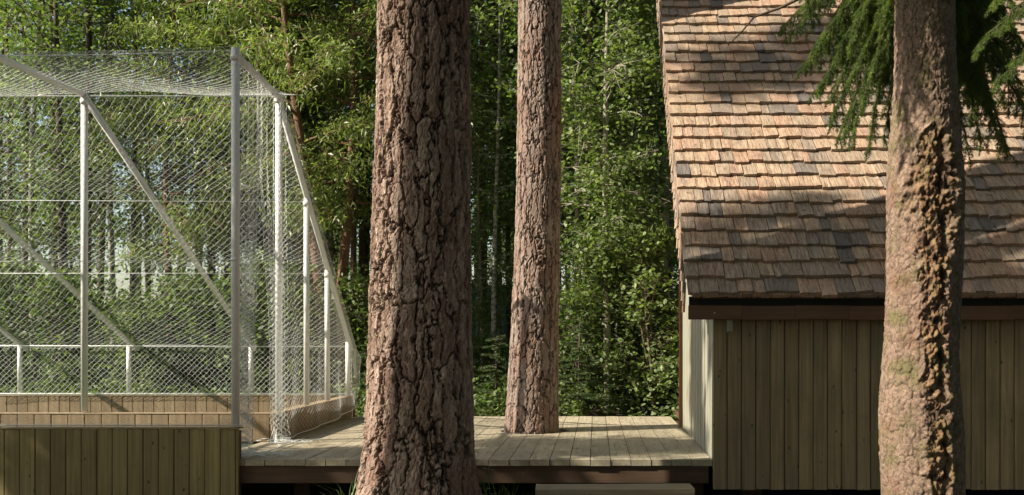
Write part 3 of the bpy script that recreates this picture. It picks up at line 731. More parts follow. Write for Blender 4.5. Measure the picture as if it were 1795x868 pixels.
def spruce_bark(t, b):
    tc = t.nodes.new('ShaderNodeTexCoord').outputs['Object']
    at = t.nodes.new('ShaderNodeAttribute'); at.attribute_name = 'crack'; ap = t.nodes.new('ShaderNodeAttribute'); ap.attribute_name = 'plate'
    n1 = N(t, 'ShaderNodeTexNoise', Scale=130.0, Detail=5.0, Roughness=.7); t.links.new(tc, n1.inputs[0])
    n2 = N(t, 'ShaderNodeTexNoise', Scale=9.0, Detail=5.0, Roughness=.65); t.links.new(tc, n2.inputs[0])
    n3 = N(t, 'ShaderNodeTexNoise', Scale=26.0, Detail=7.0, Roughness=.75); t.links.new(tc, n3.inputs[0])
    n4 = N(t, 'ShaderNodeTexNoise', Scale=4.0, Detail=4.0, Roughness=.6); t.links.new(tc, n4.inputs[0])
    c = mix(t, ramp(t, n3.outputs[0], [(.3, (0, 0, 0)), (.7, (1, 1, 1))]), (.125, .08, .056), (.36, .26, .19))
    c = mix(t, ramp(t, n2.outputs[0], [(.50, (0, 0, 0)), (.64, (1, 1, 1))]), c, (.15, .13, .06))       # moss and algae
    c = mix(t, math_(t, 'MULTIPLY', ramp(t, n4.outputs[0], [(.54, (0, 0, 0)), (.66, (1, 1, 1))]), .5), c, (.19, .09, .06))    # red bark
    wd_ = ramp(t, n3.outputs[0], [(.35, (.12, .06, .03)), (.5, (.24, .13, .06)), (.6, (.20, .17, .075)), (.75, (.33, .23, .14))])
    c = mix(t, math_(t, 'MULTIPLY', ap.outputs['Fac'], .9), c, wd_)
    c = mix(t, math_(t, 'MULTIPLY', ramp(t, n1.outputs[0], [(.35, (1, 1, 1)), (.55, (0, 0, 0))]), .5), c, (.07, .05, .035))
    c = mix(t, at.outputs['Fac'], c, (.04, .025, .018))
    t.links.new(c, b.inputs['Base Color']); b.inputs['Roughness'].default_value = .85; b.inputs['Specular IOR Level'].default_value = .2
    bump(t, b, n1.outputs[0], .004, .9)
spruce_bark(t3, bb3)
big_trunk('spruce_trunk', prof3, SPY, m3, spruce, spruce.location, 300, .0055, -.05, 3.0, 11.0, disp3)

# ------------------------------------------------------------------ needles
def needle_mesh(name, twigs, per_m, ln, wd, seed, base):
    """twigs: list of (p0, p1) segments that carry needles all round"""
    rg = np.random.default_rng(seed)
    A = np.array([t_[0] for t_ in twigs]); B = np.array([t_[1] for t_ in twigs]); L = np.linalg.norm(B - A, axis=1)
    cnt = np.maximum((L * per_m).astype(int), 3); k = np.repeat(np.arange(len(A)), cnt); t = rg.random(len(k))
    p = A[k] + (B[k] - A[k]) * t[:, None]; d = (B - A)[k] / L[k][:, None]
    r = rg.normal(size=(len(k), 3)); r -= d * (r * d).sum(1)[:, None]; r /= np.linalg.norm(r, axis=1)[:, None]
    dr = d * .75 + r; dr /= np.linalg.norm(dr, axis=1)[:, None]
    l = ln * rg.uniform(.7, 1.15, len(k)); sd = np.cross(dr, rg.normal(size=(len(k), 3))); sd /= np.linalg.norm(sd, axis=1)[:, None]
    V = np.stack([p - sd * wd / 2, p + sd * wd / 2, p + dr * l[:, None]], 1).reshape(-1, 3) - np.array(base)
    return mesh_np(name, V, np.arange(len(V)).reshape(-1, 3))
def spruce_spray(p0, p1, sag, nside, slen, seed, hang=.8, fan=1.0):
    """a spruce bough from p0 to p1: side shoots both sides, drooping; returns needle segments and wood lines"""
    rg = random.Random(seed); p0, p1 = Vector(p0), Vector(p1); n = 14; ax = []
    for i in range(n + 1):
        t = i / n; q = p0.lerp(p1, t); q.z += sag * math.sin(math.pi * t) ; q += Vector((rg.gauss(0, .006), rg.gauss(0, .006), rg.gauss(0, .006))); ax.append(q)
    seg = []; wood_ = [(ax, [.007 * (1 - .75 * i / n) for i in range(n + 1)])]
    for i in range(n * 2 // 5, n): seg.append((ax[i], ax[i + 1]))
    D = (p1 - p0).normalized(); S = D.cross(Vector((0, 0, 1))).normalized()
    for k in range(nside):
        t = (k + rg.random()) / nside * .97 + .02; i = min(int(t * n), n - 1); q = ax[i].lerp(ax[i + 1], t * n - i)
        side = 1 if k % 2 else -1; L = slen * (1.15 - .75 * t) * rg.uniform(.6, 1.2)
        d = (D * rg.uniform(.5, .9) + S * side * rg.uniform(.3, .9) * fan + Vector((0, 0, -1)) * hang * rg.uniform(.3, 1.3)).normalized()
        line = [q]; m_ = 5
        for j in range(m_):
            d = (d + Vector((0, 0, -.16 * hang)) + Vector((rg.gauss(0, .07), rg.gauss(0, .07), rg.gauss(0, .05)))).normalized(); line.append(line[-1] + d * L / m_)
        wood_.append((line, [.0028, .0024, .002, .0017, .0014, .001]))
        for j in range(m_): seg.append((line[j], line[j + 1]))
        for j in range(1, m_):
            for s2 in (-1, 1):
                if rg.random() < .85:
                    e = (d * .7 + d.cross(Vector((0, .3, 1))).normalized() * s2 * .75 + Vector((0, 0, -.25))).normalized(); l2 = L * .38 * (1.1 - j / m_) * rg.uniform(.6, 1.3)
                    a = line[j]; seg.append((a, a + e * l2 * .5)); seg.append((a + e * l2 * .5, a + e * l2 + Vector((0, 0, -.1 * l2))))
    return seg, wood_
def spruce_branch(parent, *a, per_m=2000, ln=.014, wd=.0017, mt='needle', **k):
    seg, wd_ = spruce_spray(*a, **k); b = MB(); base = parent.location
    for l_, r_ in wd_: b.tube([q - base for q in l_], r_, 4, False)
    br = b.build('branch', M['tbark'], parent, True)
    me = needle_mesh('needles', seg, per_m, ln, wd, a[5], base); nd = link('needles', me, M[mt], br); return br
# boughs: (start px, py, depth) -> (tip px, py, depth)
BOUGHS = [
    ((1600, -150, 5.0), (1392, 55, 5.9), .05, 26, .26), ((1600, -130, 5.0), (1425, 110, 5.8), .05, 26, .24),
    ((1600, -100, 5.0), (1440, 150, 5.6), .06, 24, .24), ((1600, -60, 5.0), (1432, 160, 5.9), .05, 26, .22),
    ((1600, -60, 5.0), (1455, 215, 5.5), .05, 26, .22), ((1590, 0, 5.1), (1480, 235, 5.4), .04, 20, .2),
    ((1590, -40, 5.1), (1520, 265, 5.3), .04, 18, .18), ((1610, -150, 5.1), (1470, 70, 5.6), .05, 24, .24),
    ((1610, -150, 5.1), (1520, 100, 5.4), .05, 24, .22), ((1600, -120, 5.1), (1545, 170, 5.5), .04, 22, .2),
    ((1600, -180, 5.0), (1420, 10, 5.6), .04, 22, .2), ((1590, 20, 5.1), (1550, 250, 5.5), .04, 16, .16),
    # behind the trunk, right
    ((1640, -120, 5.1), (1700, 150, 5.9), .03, 24, .26), ((1640, -120, 5.1), (1740, 210, 6.0), .03, 26, .26),
    ((1640, -100, 5.1), (1720, 260, 6.1), .03, 26, .24), ((1640, -60, 5.1), (1760, 270, 6.1), .03, 24, .24),
    ((1640, -150, 5.1), (1790, 180, 6.0), .03, 24, .26), ((1640, -100, 5.1), (1830, 270, 6.1), .03, 24, .26), ((1640, -40, 5.1), (1700, 280, 6.0), .03, 20, .2),
    ((1640, -150, 5.1), (1690, 60, 5.8), .03, 20, .24), ((1640, -150, 5.1), (1780, 80, 5.9), .03, 20, .24),
    ((1640, -150, 5.1), (1715, 90, 6.0), .03, 24, .26), ((1640, -130, 5.1), (1760, 130, 6.1), .03, 24, .26), ((1640, -120, 5.1), (1735, 170, 5.9), .03, 24, .26), ((1640, -150, 5.1), (1810, 110, 6.0), .03, 24, .26),
    # front right, closer than the trunk
    ((1900, -60, 4.3), (1705, 95, 4.1), .05, 22, .16), ((1920, 20, 4.2), (1745, 145, 4.0), .05, 22, .14), ((1900, -110, 4.4), (1735, 20, 4.2), .04, 20, .14),
]
for i, (a, b_, sag, ns, sl) in enumerate(BOUGHS):
    reps = 2 if i < 25 else 1
    for r2 in range(reps):
        jr = random.Random(i * 7 + r2); jx, jy, jz = (jr.uniform(-34, 30), jr.uniform(-70, 10), jr.uniform(-.15, .3)) if r2 else (0, 0, 0)
        spruce_branch(spruce, P(*a), P(b_[0] + jx, b_[1] + jy, b_[2] + jz), sag, int(ns * 1.5), sl, 100 + i + 50 * r2, hang=.95 if i < 25 else .35, fan=.8)
for i, (zz, dx, dy) in enumerate(((2.92, .0, .0), (3.0, .15, .1), (3.3, -.1, -.08), (3.2, .2, .05), (3.5, 0, 0), (3.6, .1, -.12), (2.95, .35, -.08), (3.4, .3, .1))):
    spruce_branch(spruce, Vector((1.55, SPY, zz + .5)), Vector((.30 + dx, SPY - .55 + dy, zz + .18)), .08, 44, .30, 400 + i, hang=.8, fan=.8)  # unseen boughs above the view, added to shade the upper spruce trunk
# a bough that shades in behind the trunk at (1550, 320) and a bare dead twig at the roof
def dead_twig():
    b = MB(); base = spruce.location
    pts = [P(1470, -60, 5.6), P(1400, -2, 5.7), P(1365, 15, 5.75), P(1322, 30, 5.8), P(1300, 56, 5.8), P(1276, 80, 5.82)]
    b.tube([q - base for q in pts], [.012, .010, .008, .006, .004, .002], 6)
    b.tube([q - base for q in (P(1322, 30, 5.8), P(1300, 27, 5.8), P(1277, 30, 5.82))], [.004, .003, .0015], 5)
    b.tube([q - base for q in (P(1350, 20, 5.78), P(1335, 8, 5.8))], [.003, .0015], 5)
    b.build('bare_branch', M['tbark'], spruce, True)
dead_twig()

# ------------------------------------------------------------------ broadleaf trees
def leaf_mesh(name, pos, ln, wd, seed, kind='broad', droop=.3, mt=None):
    rg = np.random.default_rng(seed); n = len(pos)
    d = rg.normal(size=(n, 3)); d[:, 2] = d[:, 2] * .6 - droop; d /= np.linalg.norm(d, axis=1)[:, None]
    up = rg.normal(size=(n, 3)) * .55 + np.array([0, 0, 1.0]); sd = np.cross(d, up); sd /= np.linalg.norm(sd, axis=1)[:, None]; nn = np.cross(sd, d)
    l = (ln * rg.uniform(.6, 1.25, n))[:, None]; w_ = (wd * rg.uniform(.7, 1.2, n))[:, None]
    if kind == 'broad':
        V = np.stack([pos, pos + d * l * .35 + sd * w_ * .5, pos + d * l * .75 + sd * w_ * .38 - nn * l * .06, pos + d * l, pos + d * l * .75 - sd * w_ * .38 - nn * l * .06, pos + d * l * .35 - sd * w_ * .5], 1)
        q = np.arange(n * 6).reshape(-1, 6)
        fc = np.concatenate([q[:, [0, 1, 2, 3]], q[:, [0, 3, 4, 5]]])
    else:
        V = np.stack([pos, pos + d * l * .4 + sd * w_ * .5, pos + d * l - np.array([0, 0, 1]) * l * .2, pos + d * l * .4 - sd * w_ * .5], 1)
        fc = np.arange(n * 4).reshape(-1, 4)
    return mesh_np(name, V.reshape(-1, 3), fc)
def tree_parts(H, h0, Rr, nleaf, kind, seed, trunk_r=.07, lean=0.0, curve=.1, nbr=34, ln=.07, wd=.04, droop=.3, clump=.22, shape='oval', stems=1, twig_r=1.0):
    """returns trunk mesh builder, limb mesh builder, leaf positions (tree-local)"""
    rg = random.Random(seed); ng = np.random.default_rng(seed); tb = MB(); lb = MB(); pts = []
    trunks = []
    for s_ in range(stems):
        a0 = rg.uniform(0, 6.28); ph = rg.uniform(0, 6.28); tr = []; n = 16; sp = (.0 if stems == 1 else .11)
        for i in range(n + 1):
            t = i / n; x = lean * t * H + curve * math.sin(t * 5 + ph) * t + math.cos(a0) * sp * t * H; y = curve * math.cos(t * 4 + ph) * t + math.sin(a0) * sp * t * H
            tr.append(Vector((x + (math.cos(a0) * trunk_r * .8 if stems > 1 else 0), y + (math.sin(a0) * trunk_r * .8 if stems > 1 else 0), t * H * .97 - .15 * (i == 0))))
        tb.tube(tr, [trunk_r * (1.25 if i == 0 else 1) * (1 - .85 * i / n) + .004 for i in range(n + 1)], 9); trunks.append(tr)
    segs = []
    for k in range(nbr):
        tr = trunks[k % stems]; f = (k + rg.random()) / nbr; z = h0 + (H * .97 - h0) * f
        i = min(int(z / (H * .97) * 16), 15); p = tr[i].lerp(tr[i + 1], min(max(z / (H * .97) * 16 - i, 0), 1))
        prof = math.sin(math.pi * (f * .85 + .12)) ** .6 if shape == 'oval' else (1 - f) ** .7 * .9 + .1
        a = rg.uniform(0, 6.28); L = Rr * prof * rg.uniform(.65, 1.15); el = rg.uniform(.15, .7)
        d = Vector((math.cos(a) * math.cos(el), math.sin(a) * math.cos(el), math.sin(el))); line = [p]; m_ = 6
        for j in range(m_):
            d = (d + Vector((rg.gauss(0, .12), rg.gauss(0, .12), rg.gauss(0, .08) - droop * .22))).normalized(); line.append(line[-1] + d * L / m_)
        r0 = trunk_r * .28 * (1.2 - f) * twig_r
        lb.tube(line, [r0 * (1 - .8 * j / m_) + .002 for j in range(m_ + 1)], 4, False)
        for j in range(2, m_ + 1):
            for q in range(3):
                e = Vector((rg.gauss(0, 1), rg.gauss(0, 1), rg.gauss(0, .6) - droop)).normalized(); l2 = L * .32 * rg.uniform(.5, 1.3); a2 = line[j]
                b2 = a2 + e * l2; lb.tube([a2, b2], [r0 * .3 + .0015, .0015], 3, False); segs.append((a2, b2))
        segs.append((line[-2], line[-1]))
    A = np.array([s_[0] for s_ in segs]); B = np.array([s_[1] for s_ in segs])
    wts = ng.random(len(A)) ** 1.5 + .1; k = ng.choice(len(A), nleaf, p=wts / wts.sum()); t = ng.random(nleaf)[:, None] ** .7
    pos = A[k] + (B[k] - A[k]) * t + ng.normal(size=(nleaf, 3)) * clump * np.array([1, 1, .8]) * (.35 + .65 * ng.random((nleaf, 1)))
    return tb, lb, pos
PROTO = {}
def proto(key, leaf, barkm, kind, lnwd, **k):
    tb, lb, pos = tree_parts(kind=kind, ln=lnwd[0], wd=lnwd[1], **k)
    tm = tb.mesh('trunk', True); tm.materials.append(M[barkm]); lm = lb.mesh('limbs', True); lm.materials.append(M[barkm])
    cm = leaf_mesh('crown', pos, lnwd[0], lnwd[1], k['seed'], kind, k.get('droop', .3)); cm.materials.append(M[leaf])
    PROTO[key] = (tm, lm, cm)
def place(key, name, x, y, label, group=None, rz=None, s=1.0, sz=1.0, z=None, crown=True, cat='tree'):
    t = empty(name, (x, y, .3 if z is None else z), label, cat, group)
    t.rotation_euler.z = random.uniform(0, 6.28) if rz is None else rz; t.scale = (s, s, s * sz)
    tm, lm, cm = PROTO[key]
    link('trunk', tm, None, t)
    if lm is not None: link('limbs', lm, None, t)['kind'] = 'stuff'
    if crown: link('crown', cm, None, t)
    return t
proto('willow', 'willow', 'rbark', 'narrow', (.095, .024), H=7.5, h0=2.5, Rr=1.6, nleaf=30000, seed=41, trunk_r=.085, nbr=70, droop=.5, clump=.16, stems=2, curve=.15)
proto('willow2', 'willow', 'rbark', 'narrow', (.095, .024), H=6.5, h0=2.2, Rr=1.25, nleaf=14000, seed=42, trunk_r=.06, nbr=46, droop=.7, clump=.15, curve=.2)
proto('alder', 'alder', 'pale', 'broad', (.068, .048), H=8, h0=1.6, Rr=1.15, nleaf=11500, seed=43, trunk_r=.05, nbr=60, droop=.3, clump=.2, curve=.12)
proto('alder2', 'alder', 'tbark', 'broad', (.068, .048), H=9, h0=2.4, Rr=1.3, nleaf=12000, seed=44, trunk_r=.07, nbr=60, droop=.25, clump=.24, curve=.15)
proto('birch', 'birchleaf', 'birch', 'broad', (.055, .042), H=11, h0=2.6, Rr=1.4, nleaf=18000, seed=45, trunk_r=.085, nbr=56, droop=.5, clump=.24, curve=.1)
proto('slim', 'deepleaf', 'tbark', 'broad', (.075, .055), H=12, h0=2.2, Rr=1.2, nleaf=5200, seed=46, trunk_r=.055, nbr=50, droop=.3, clump=.3, curve=.2)
proto('slim2', 'birchleaf', 'tbark', 'broad', (.075, .055), H=13, h0=3, Rr=1.5, nleaf=6000, seed=47, trunk_r=.07, nbr=50, droop=.3, clump=.35, curve=.25)
proto('pole', 'birchleaf', 'tbark', 'broad', (.07, .05), H=11, h0=4.5, Rr=.9, nleaf=2600, seed=51, trunk_r=.05, nbr=36, droop=.2, clump=.25, curve=.12)
proto('palepole', 'birchleaf', 'birch', 'broad', (.07, .05), H=11, h0=3.5, Rr=.9, nleaf=3000, seed=52, trunk_r=.05, nbr=36, droop=.2, clump=.25, curve=.22)
proto('bush', 'alder', 'tbark', 'broad', (.075, .05), H=2.4, h0=.2, Rr=.95, nleaf=4200, seed=48, trunk_r=.018, nbr=34, droop=.2, clump=.13, stems=4, curve=.1, twig_r=2)
proto('bush2', 'deepleaf', 'tbark', 'broad', (.08, .05), H=2.0, h0=.15, Rr=1.0, nleaf=4200, seed=49, trunk_r=.018, nbr=34, droop=.3, clump=.16, stems=4, curve=.1, twig_r=2)

def T(px, Y): return XX(px, Y), Y
x, y = T(585, 13.2); place('willow', 'willow_tree', x, y, 'bright willow with narrow leaves and red-brown forked stems right of the net cage', rz=.4)
x, y = T(470, 14.4); place('willow2', 'willow_tree', x, y, 'slimmer willow with pale narrow leaves seen behind the corner post of the cage', rz=2, s=1.05)
x, y = T(300, 14.0); place('willow2', 'willow_tree', x, y, 'low hanging willow seen through the netting left of the corner post', rz=4.3, s=.95)
x, y = T(1066, 13.0); place('alder', 'alder_tree', x, y, 'thin pale crooked alder sapling standing just right of the slim pine trunk', rz=1)
x, y = T(1010, 14.0); place('alder', 'alder_tree', x, y, 'leafy alder whose stem shows beside the right edge of the slim pine', rz=3.5, s=1.08)
x, y = T(1105, 15.0); place('birch', 'birch_tree', x, y, 'pale grey birch trunk rising midway between the slim pine and the house', rz=2.1)
x, y = T(1165, 14.0); place('alder', 'alder_tree', x, y, 'pale stemmed alder standing right against the left edge of the roof', rz=5, s=1.05)
x, y = T(1135, 16.8); place('birch', 'birch_tree', x, y, 'thinner birch standing behind the leaves near the edge of the roof', rz=.3, s=.8)
x, y = T(574, 15.5); place('birch', 'birch_tree', x, y, 'lichen-grey birch trunk standing behind the forked willow stems', rz=4, s=1.15)
x, y = T(849, 15.5); place('pole', 'dark_tree', x, y, 'dark leaning tree seen in the gap close to the right side of the old pine', rz=.8)
x, y = T(880, 17.5); place('palepole', 'dark_tree', x, y, 'slender forked tree seen in the gap between the two pines', rz=3, s=.9)
x, y = T(40, 15.5); place('slim', 'dark_tree', x, y, 'dark straight trunk at the far left edge behind the netting', rz=2)
x, y = T(175, 16.5); place('slim', 'dark_tree', x, y, 'dark trunk behind the netting just right of the left goal post', rz=3.3)
x, y = T(372, 15.0); place('alder2', 'dark_tree', x, y, 'leafy dark tree behind the netting just left of the corner post', rz=5.1)
x, y = T(505, 16.0); place('alder2', 'dark_tree', x, y, 'dark trunk seen through the side netting between the cage posts', rz=1.1)
x, y = T(110, 14.2); place('alder2', 'leafy_tree', x, y, 'broad leafy crown above the sloping bar in the top left corner', rz=1.9, s=.95)
x, y = T(640, 16.5); place('alder2', 'leafy_tree', x, y, 'leafy tree half hidden behind the left edge of the old pine', rz=4.4)
x, y = T(240, 18); place('birch', 'birch_tree', x, y, 'grey birch deep behind the netting left of centre of the cage', rz=4.4)
for px_, Y_, k_, lb_ in ((845, 19.5, 'alder2', 'leafy tree filling the gap right beside the old pine, before the green mesh'), (878, 21.5, 'slim', 'airy tree behind the middle of the gap between the two pines'), (905, 23, 'alder2', 'leafy tree showing deep in the gap against the slim pine'), (832, 24, 'slim2', 'far airy tree deepest in the gap, against the old pine')):
    x, y = T(px_, Y_); place(k_, 'leafy_tree', x, y, lb_, rz=px_ * .1, s=1.05)
x, y = T(866, 14.3); place('palepole', 'birch_tree', x, y, 'bright leaved young birch filling the upper gap between the two pines', rz=1.3, s=.78)
x, y = T(845, 14.8); place('alder', 'alder_tree', x, y, 'small alder with sunlit leaves low in the gap, close to the old pine', rz=2.3, s=.62)
rg = random.Random(77)
for i in range(48):
    Y = rg.uniform(16.5, 30); px = rg.uniform(-120, 1230)
    if i % 4 == 3: px = rg.uniform(920, 1200)
    x, y = T(px, Y)
    place(['slim', 'slim2', 'slim', 'slim2', 'alder2'][i % 5], 'deep_wood_tree', x, y, 'slender dark trunked tree standing deep in the wood', 'slender trees deep in the wood', rz=rg.uniform(0, 6), s=rg.uniform(.75, 1.1))
proto('shade_tree', 'alder', 'tbark', 'broad', (.10, .075), H=9.8, h0=4.3, Rr=.85, nleaf=11000, seed=61, trunk_r=.07, nbr=60, droop=.2, clump=.2, curve=.03)
proto('shade_top', 'deepleaf', 'rbark', 'broad', (.10, .07), H=12.4, h0=9.9, Rr=.62, nleaf=3300, seed=62, trunk_r=.06, nbr=40, droop=.2, clump=.2, curve=.03)
proto('shade_pole', 'deepleaf', 'rbark', 'broad', (.10, .07), H=18, h0=14.5, Rr=1.0, nleaf=6500, seed=63, trunk_r=.21, nbr=40, droop=.2, clump=.2, curve=.0)
place('shade_tree', 'alder_tree', -9.0, 4.75, 'unseen leafy tree added left of the view beside the cage to shade the deck', z=0, rz=0)  # unseen tree, crown set to shade the front deck, barrier and gable wall
place('shade_top', 'tall_shade_tree', -9.0, 2.6, 'unseen tall tree with a narrow high crown, added at the left to shade the house wall', z=-.35, rz=1, s=.8, sz=1.25)  # added out of view, crown blocks sun from house wall and lower roof
place('shade_top', 'tall_shade_tree', -9.1, 3.7, 'unseen slight tree with small crown, added at the left to shade the lower roof', z=-.15, rz=3, s=.38, sz=2.5)  # added out of view, small crown dapples the lower roof courses
place('shade_top', 'tall_shade_tree', -9.0, 5.15, 'unseen tallest tree, added left of the view to shade the upper roof', z=0, rz=4, s=.75, sz=1.58)  # added out of view, high crown shades a band of the upper roof
place('shade_pole', 'pine_tree', -6.0, 4.0, 'unseen bare trunk with very high crown, added before the cage to shade the old pine', z=-.1, rz=2)  # unseen trunk added to cast shade on the right half of the old pine
PX = [(15, 'at the left edge, above the shortest sloping bar'), (62, 'left of the dark straight trunk near the left edge'), (95, 'midway between the left edge and the left goal post'), (150, 'just right of the left goal post'),
      (200, 'above the middle short post of the far wall'), (232, 'directly behind the middle short post'), (262, 'crossed by the long sloping bar at mid height'), (318, 'crossed by the long sloping bar in its lower half'), (345, 'left of the foot of the long sloping bar'),
      (395, 'immediately left of the corner post'), (452, 'in the doorway gap right of the corner post'), (492, 'right behind the second tall side post'), (520, 'between the second and third side posts'), (548, 'between the third and fourth side posts'),
      (618, 'above the last and shortest side post'), (632, 'touching the left edge of the old pine'), (838, 'touching the right edge of the old pine'), (866, 'in the middle of the gap between the pines'), (893, 'touching the left edge of the slim pine'),
      (1000, 'touching the right edge of the slim pine'), (1028, 'above the young spruce right of the slim pine'), (1042, 'just left of the crooked pale sapling'), (1082, 'just right of the crooked pale sapling'), (1096, 'touching the pale grey birch on its left'),
      (1122, 'just right of the pale grey birch'), (1148, 'above the bright bush left of the house'), (1158, 'left of the alder against the roof edge'), (1176, 'half hidden by the left edge of the roof')]
for i, (px, wh) in enumerate(PX):
    x, y = T(px, rg.uniform(13.8, 17.5)); pale = i % 3 == 1
    place('palepole' if pale else 'pole', 'thin_tree', x, y, ('thin grey trunk ' if pale else 'thin dark trunk ') + wh, 'thin trunks in the front rank of the wood', rz=rg.uniform(0, 6), s=rg.uniform(.8, 1.15))
# undergrowth
BU = [(1150, 12.6, 'bush', 1.0, 'bright green bush with large leaves against the left edge of the house'), (1120, 13.3, 'bush', .8, 'leafy green bush between the pale sapling and the house corner'), (1025, 13.2, 'bush2', .8, 'dim leafy bush behind the young spruce right of the slim pine'),
      (850, 14.2, 'bush2', .5, 'dark leafy bush in the gap between the two pines'), (640, 13.5, 'bush2', .9, 'dark bush low against the left side of the old pine'), (250, 12.7, 'bush', .55, 'small bright sapling bush behind the far pitch wall and its short post'),
      (330, 13.4, 'bush2', .9, 'dim bush behind the far pitch wall left of the corner post'), (120, 13.2, 'bush2', .9, 'dark bush behind the far pitch wall near the left goal post'), (10, 13.6, 'bush2', 1.0, 'dark bush behind the netting at the left edge'), (470, 13.3, 'bush2', 1.0, 'dark bush behind the far corner of the pitch'), (1085, 14.3, 'bush2', 1.0, 'dark bush behind the crooked pale sapling')]
for px, Y, k, s_, lb in BU:
    x, y = T(px, Y); place(k, 'bush', x, y, lb, s=s_, rz=px * .37, cat='bush', z=.25)

def undergrowth():
    ng = np.random.default_rng(5); n = 90000
    cl = np.stack([ng.uniform(-14, 3.5, 620), ng.uniform(14.6, 30, 620), ng.random(620) ** 1.6 * 1.7 + .35], 1)
    pxl = VX + cl[:, 0] / cl[:, 1] * F; cl = cl[~((pxl > 815) & (pxl < 915) & (cl[:, 1] < 18.8))]
    k = ng.integers(0, len(cl), n); p = cl[k] + ng.normal(size=(n, 3)) * np.array([.45, .45, .33]); p[:, 2] = np.maximum(p[:, 2], .3)
    me = leaf_mesh('undergrowth', p, .10, .065, 6, 'broad', .2)
    tag(link('undergrowth', me, M['deepleaf']), 'dense dark leafy undergrowth filling the wood behind the deck and pitch', 'undergrowth', kind='stuff')
undergrowth()
def ground_cover():
    ng = np.random.default_rng(25); n = 22000; cl = np.stack([ng.uniform(-7.5, 2.2, 260), ng.uniform(11.7, 15, 260), .28 + ng.random(260) ** 2 * .35], 1)
    k = ng.integers(0, 260, n); p = cl[k] + ng.normal(size=(n, 3)) * np.array([.22, .2, .07]); p[:, 2] = np.maximum(p[:, 2], .28); p[:, 1] = np.maximum(p[:, 1], 11.2)
    pxl = VX + p[:, 0] / p[:, 1] * F; p = p[~((pxl > 1020) & (pxl < 1100) & (p[:, 1] < 12.4))]
    tag(link('ground_cover', leaf_mesh('ground_cover', p, .06, .04, 26, 'broad', -.2), M['deepleaf']), 'low leafy ground cover along the back edge of the deck and pitch', 'ground cover', kind='stuff')
ground_cover()
def surrounding_wood():
    # the wood goes on behind and to the right of the camera
    ng = np.random.default_rng(15); nc = 900
    a = ng.uniform(R(-172), R(-3), nc); d = ng.uniform(8.5, 15, nc)
    c = np.stack([np.cos(a) * d * 1.25 + 1, np.sin(a) * d + 2.5, ng.random(nc) ** .8 * 15], 1)
    c = c[~((c[:, 0] < -9) & (c[:, 1] > -2.5))]
    up = np.stack([ng.uniform(-1.5, 13, 420), ng.uniform(-9, 11, 420), ng.uniform(10.2, 15, 420)], 1)
    lf = np.stack([ng.uniform(-24, -17, 260), ng.uniform(-14, 14, 260), ng.random(260) * 8.5], 1)
    up = np.concatenate([up, np.stack([ng.uniform(-5.5, 13, 620), ng.uniform(-10, 11, 620), ng.uniform(13.5, 17, 620)], 1)])
    rt = np.stack([ng.uniform(7, 14, 260), ng.uniform(-4, 20, 260), ng.uniform(0, 14, 260)], 1)
    c = np.concatenate([c, up, rt, lf])
    n = 100000; k = ng.integers(0, len(c), n); p = c[k] + ng.normal(size=(n, 3)) * np.array([.8, .8, .6]); p[:, 2] = np.maximum(p[:, 2], .1)
    me = leaf_mesh('surrounding_wood', p, .34, .26, 16, 'broad', .2)
    tag(link('surrounding_wood', me, M['deepleaf']), 'dense leafy wood that goes on behind and above the camera, outside the view', 'wood', kind='stuff')
surrounding_wood()

# young spruces
def young_spruce(px, Y, H, label, seed):
    x, y = T(px, Y); t = empty('young_spruce', (x, y, .3), label, 'tree'); rg = random.Random(seed); b = MB(); segs = []
    b.tube([(0, 0, -.05), (0, 0, H * .6), (0.01, 0, H)], [.02, .012, .003], 6); seg2 = []
    for lvl in range(int(H / .11)):
        z = .12 + lvl * .11; f = 1 - z / H
        if f <= 0.02: continue
        for k in range(7):
            a = rg.uniform(0, 6.28); L = .12 + .8 * f * H * .5 * rg.uniform(.6, 1.15); z_ = z + rg.uniform(-.05, .05); p0 = Vector((0, 0, z_)); p1 = Vector((math.cos(a) * L, math.sin(a) * L, z_ + rg.uniform(-.22, .1) * L)); b.tube([p0, p1], [.005, .0015], 3, False)
            seg2.append((p0.lerp(p1, .15), p1)); D = (p1 - p0).normalized(); S = D.cross(Vector((0, 0, 1)))
            for q in range(7):
                tt = .25 + q * .105; c = p0.lerp(p1, tt)
                for sg in (-1, 1): seg2.append((c, c + (D * .8 + S * sg * .8 + Vector((0, 0, -.12))).normalized() * L * .33 * (1.1 - tt)))
    b.build('trunk', M['tbark'], t, True)
    me = needle_mesh('needles', seg2, 520, .026, .006, seed, (0, 0, 0)); link('crown', me, M['needle2'], t)
young_spruce(1015, 12.4, 1.15, 'young spruce with feathery needles just right of the slim pine', 1)
young_spruce(985, 13.6, 1.5, 'taller young spruce half hidden behind the slim pine', 2)
young_spruce(870, 12.6, .95, 'small dark young spruce low in the gap between the pines', 3)
young_spruce(645, 12.4, .9, 'small young spruce beside the far pitch corner left of the old pine', 4)
young_spruce(1095, 12.9, .9, 'low young spruce behind the deck left of the bright bush', 5)

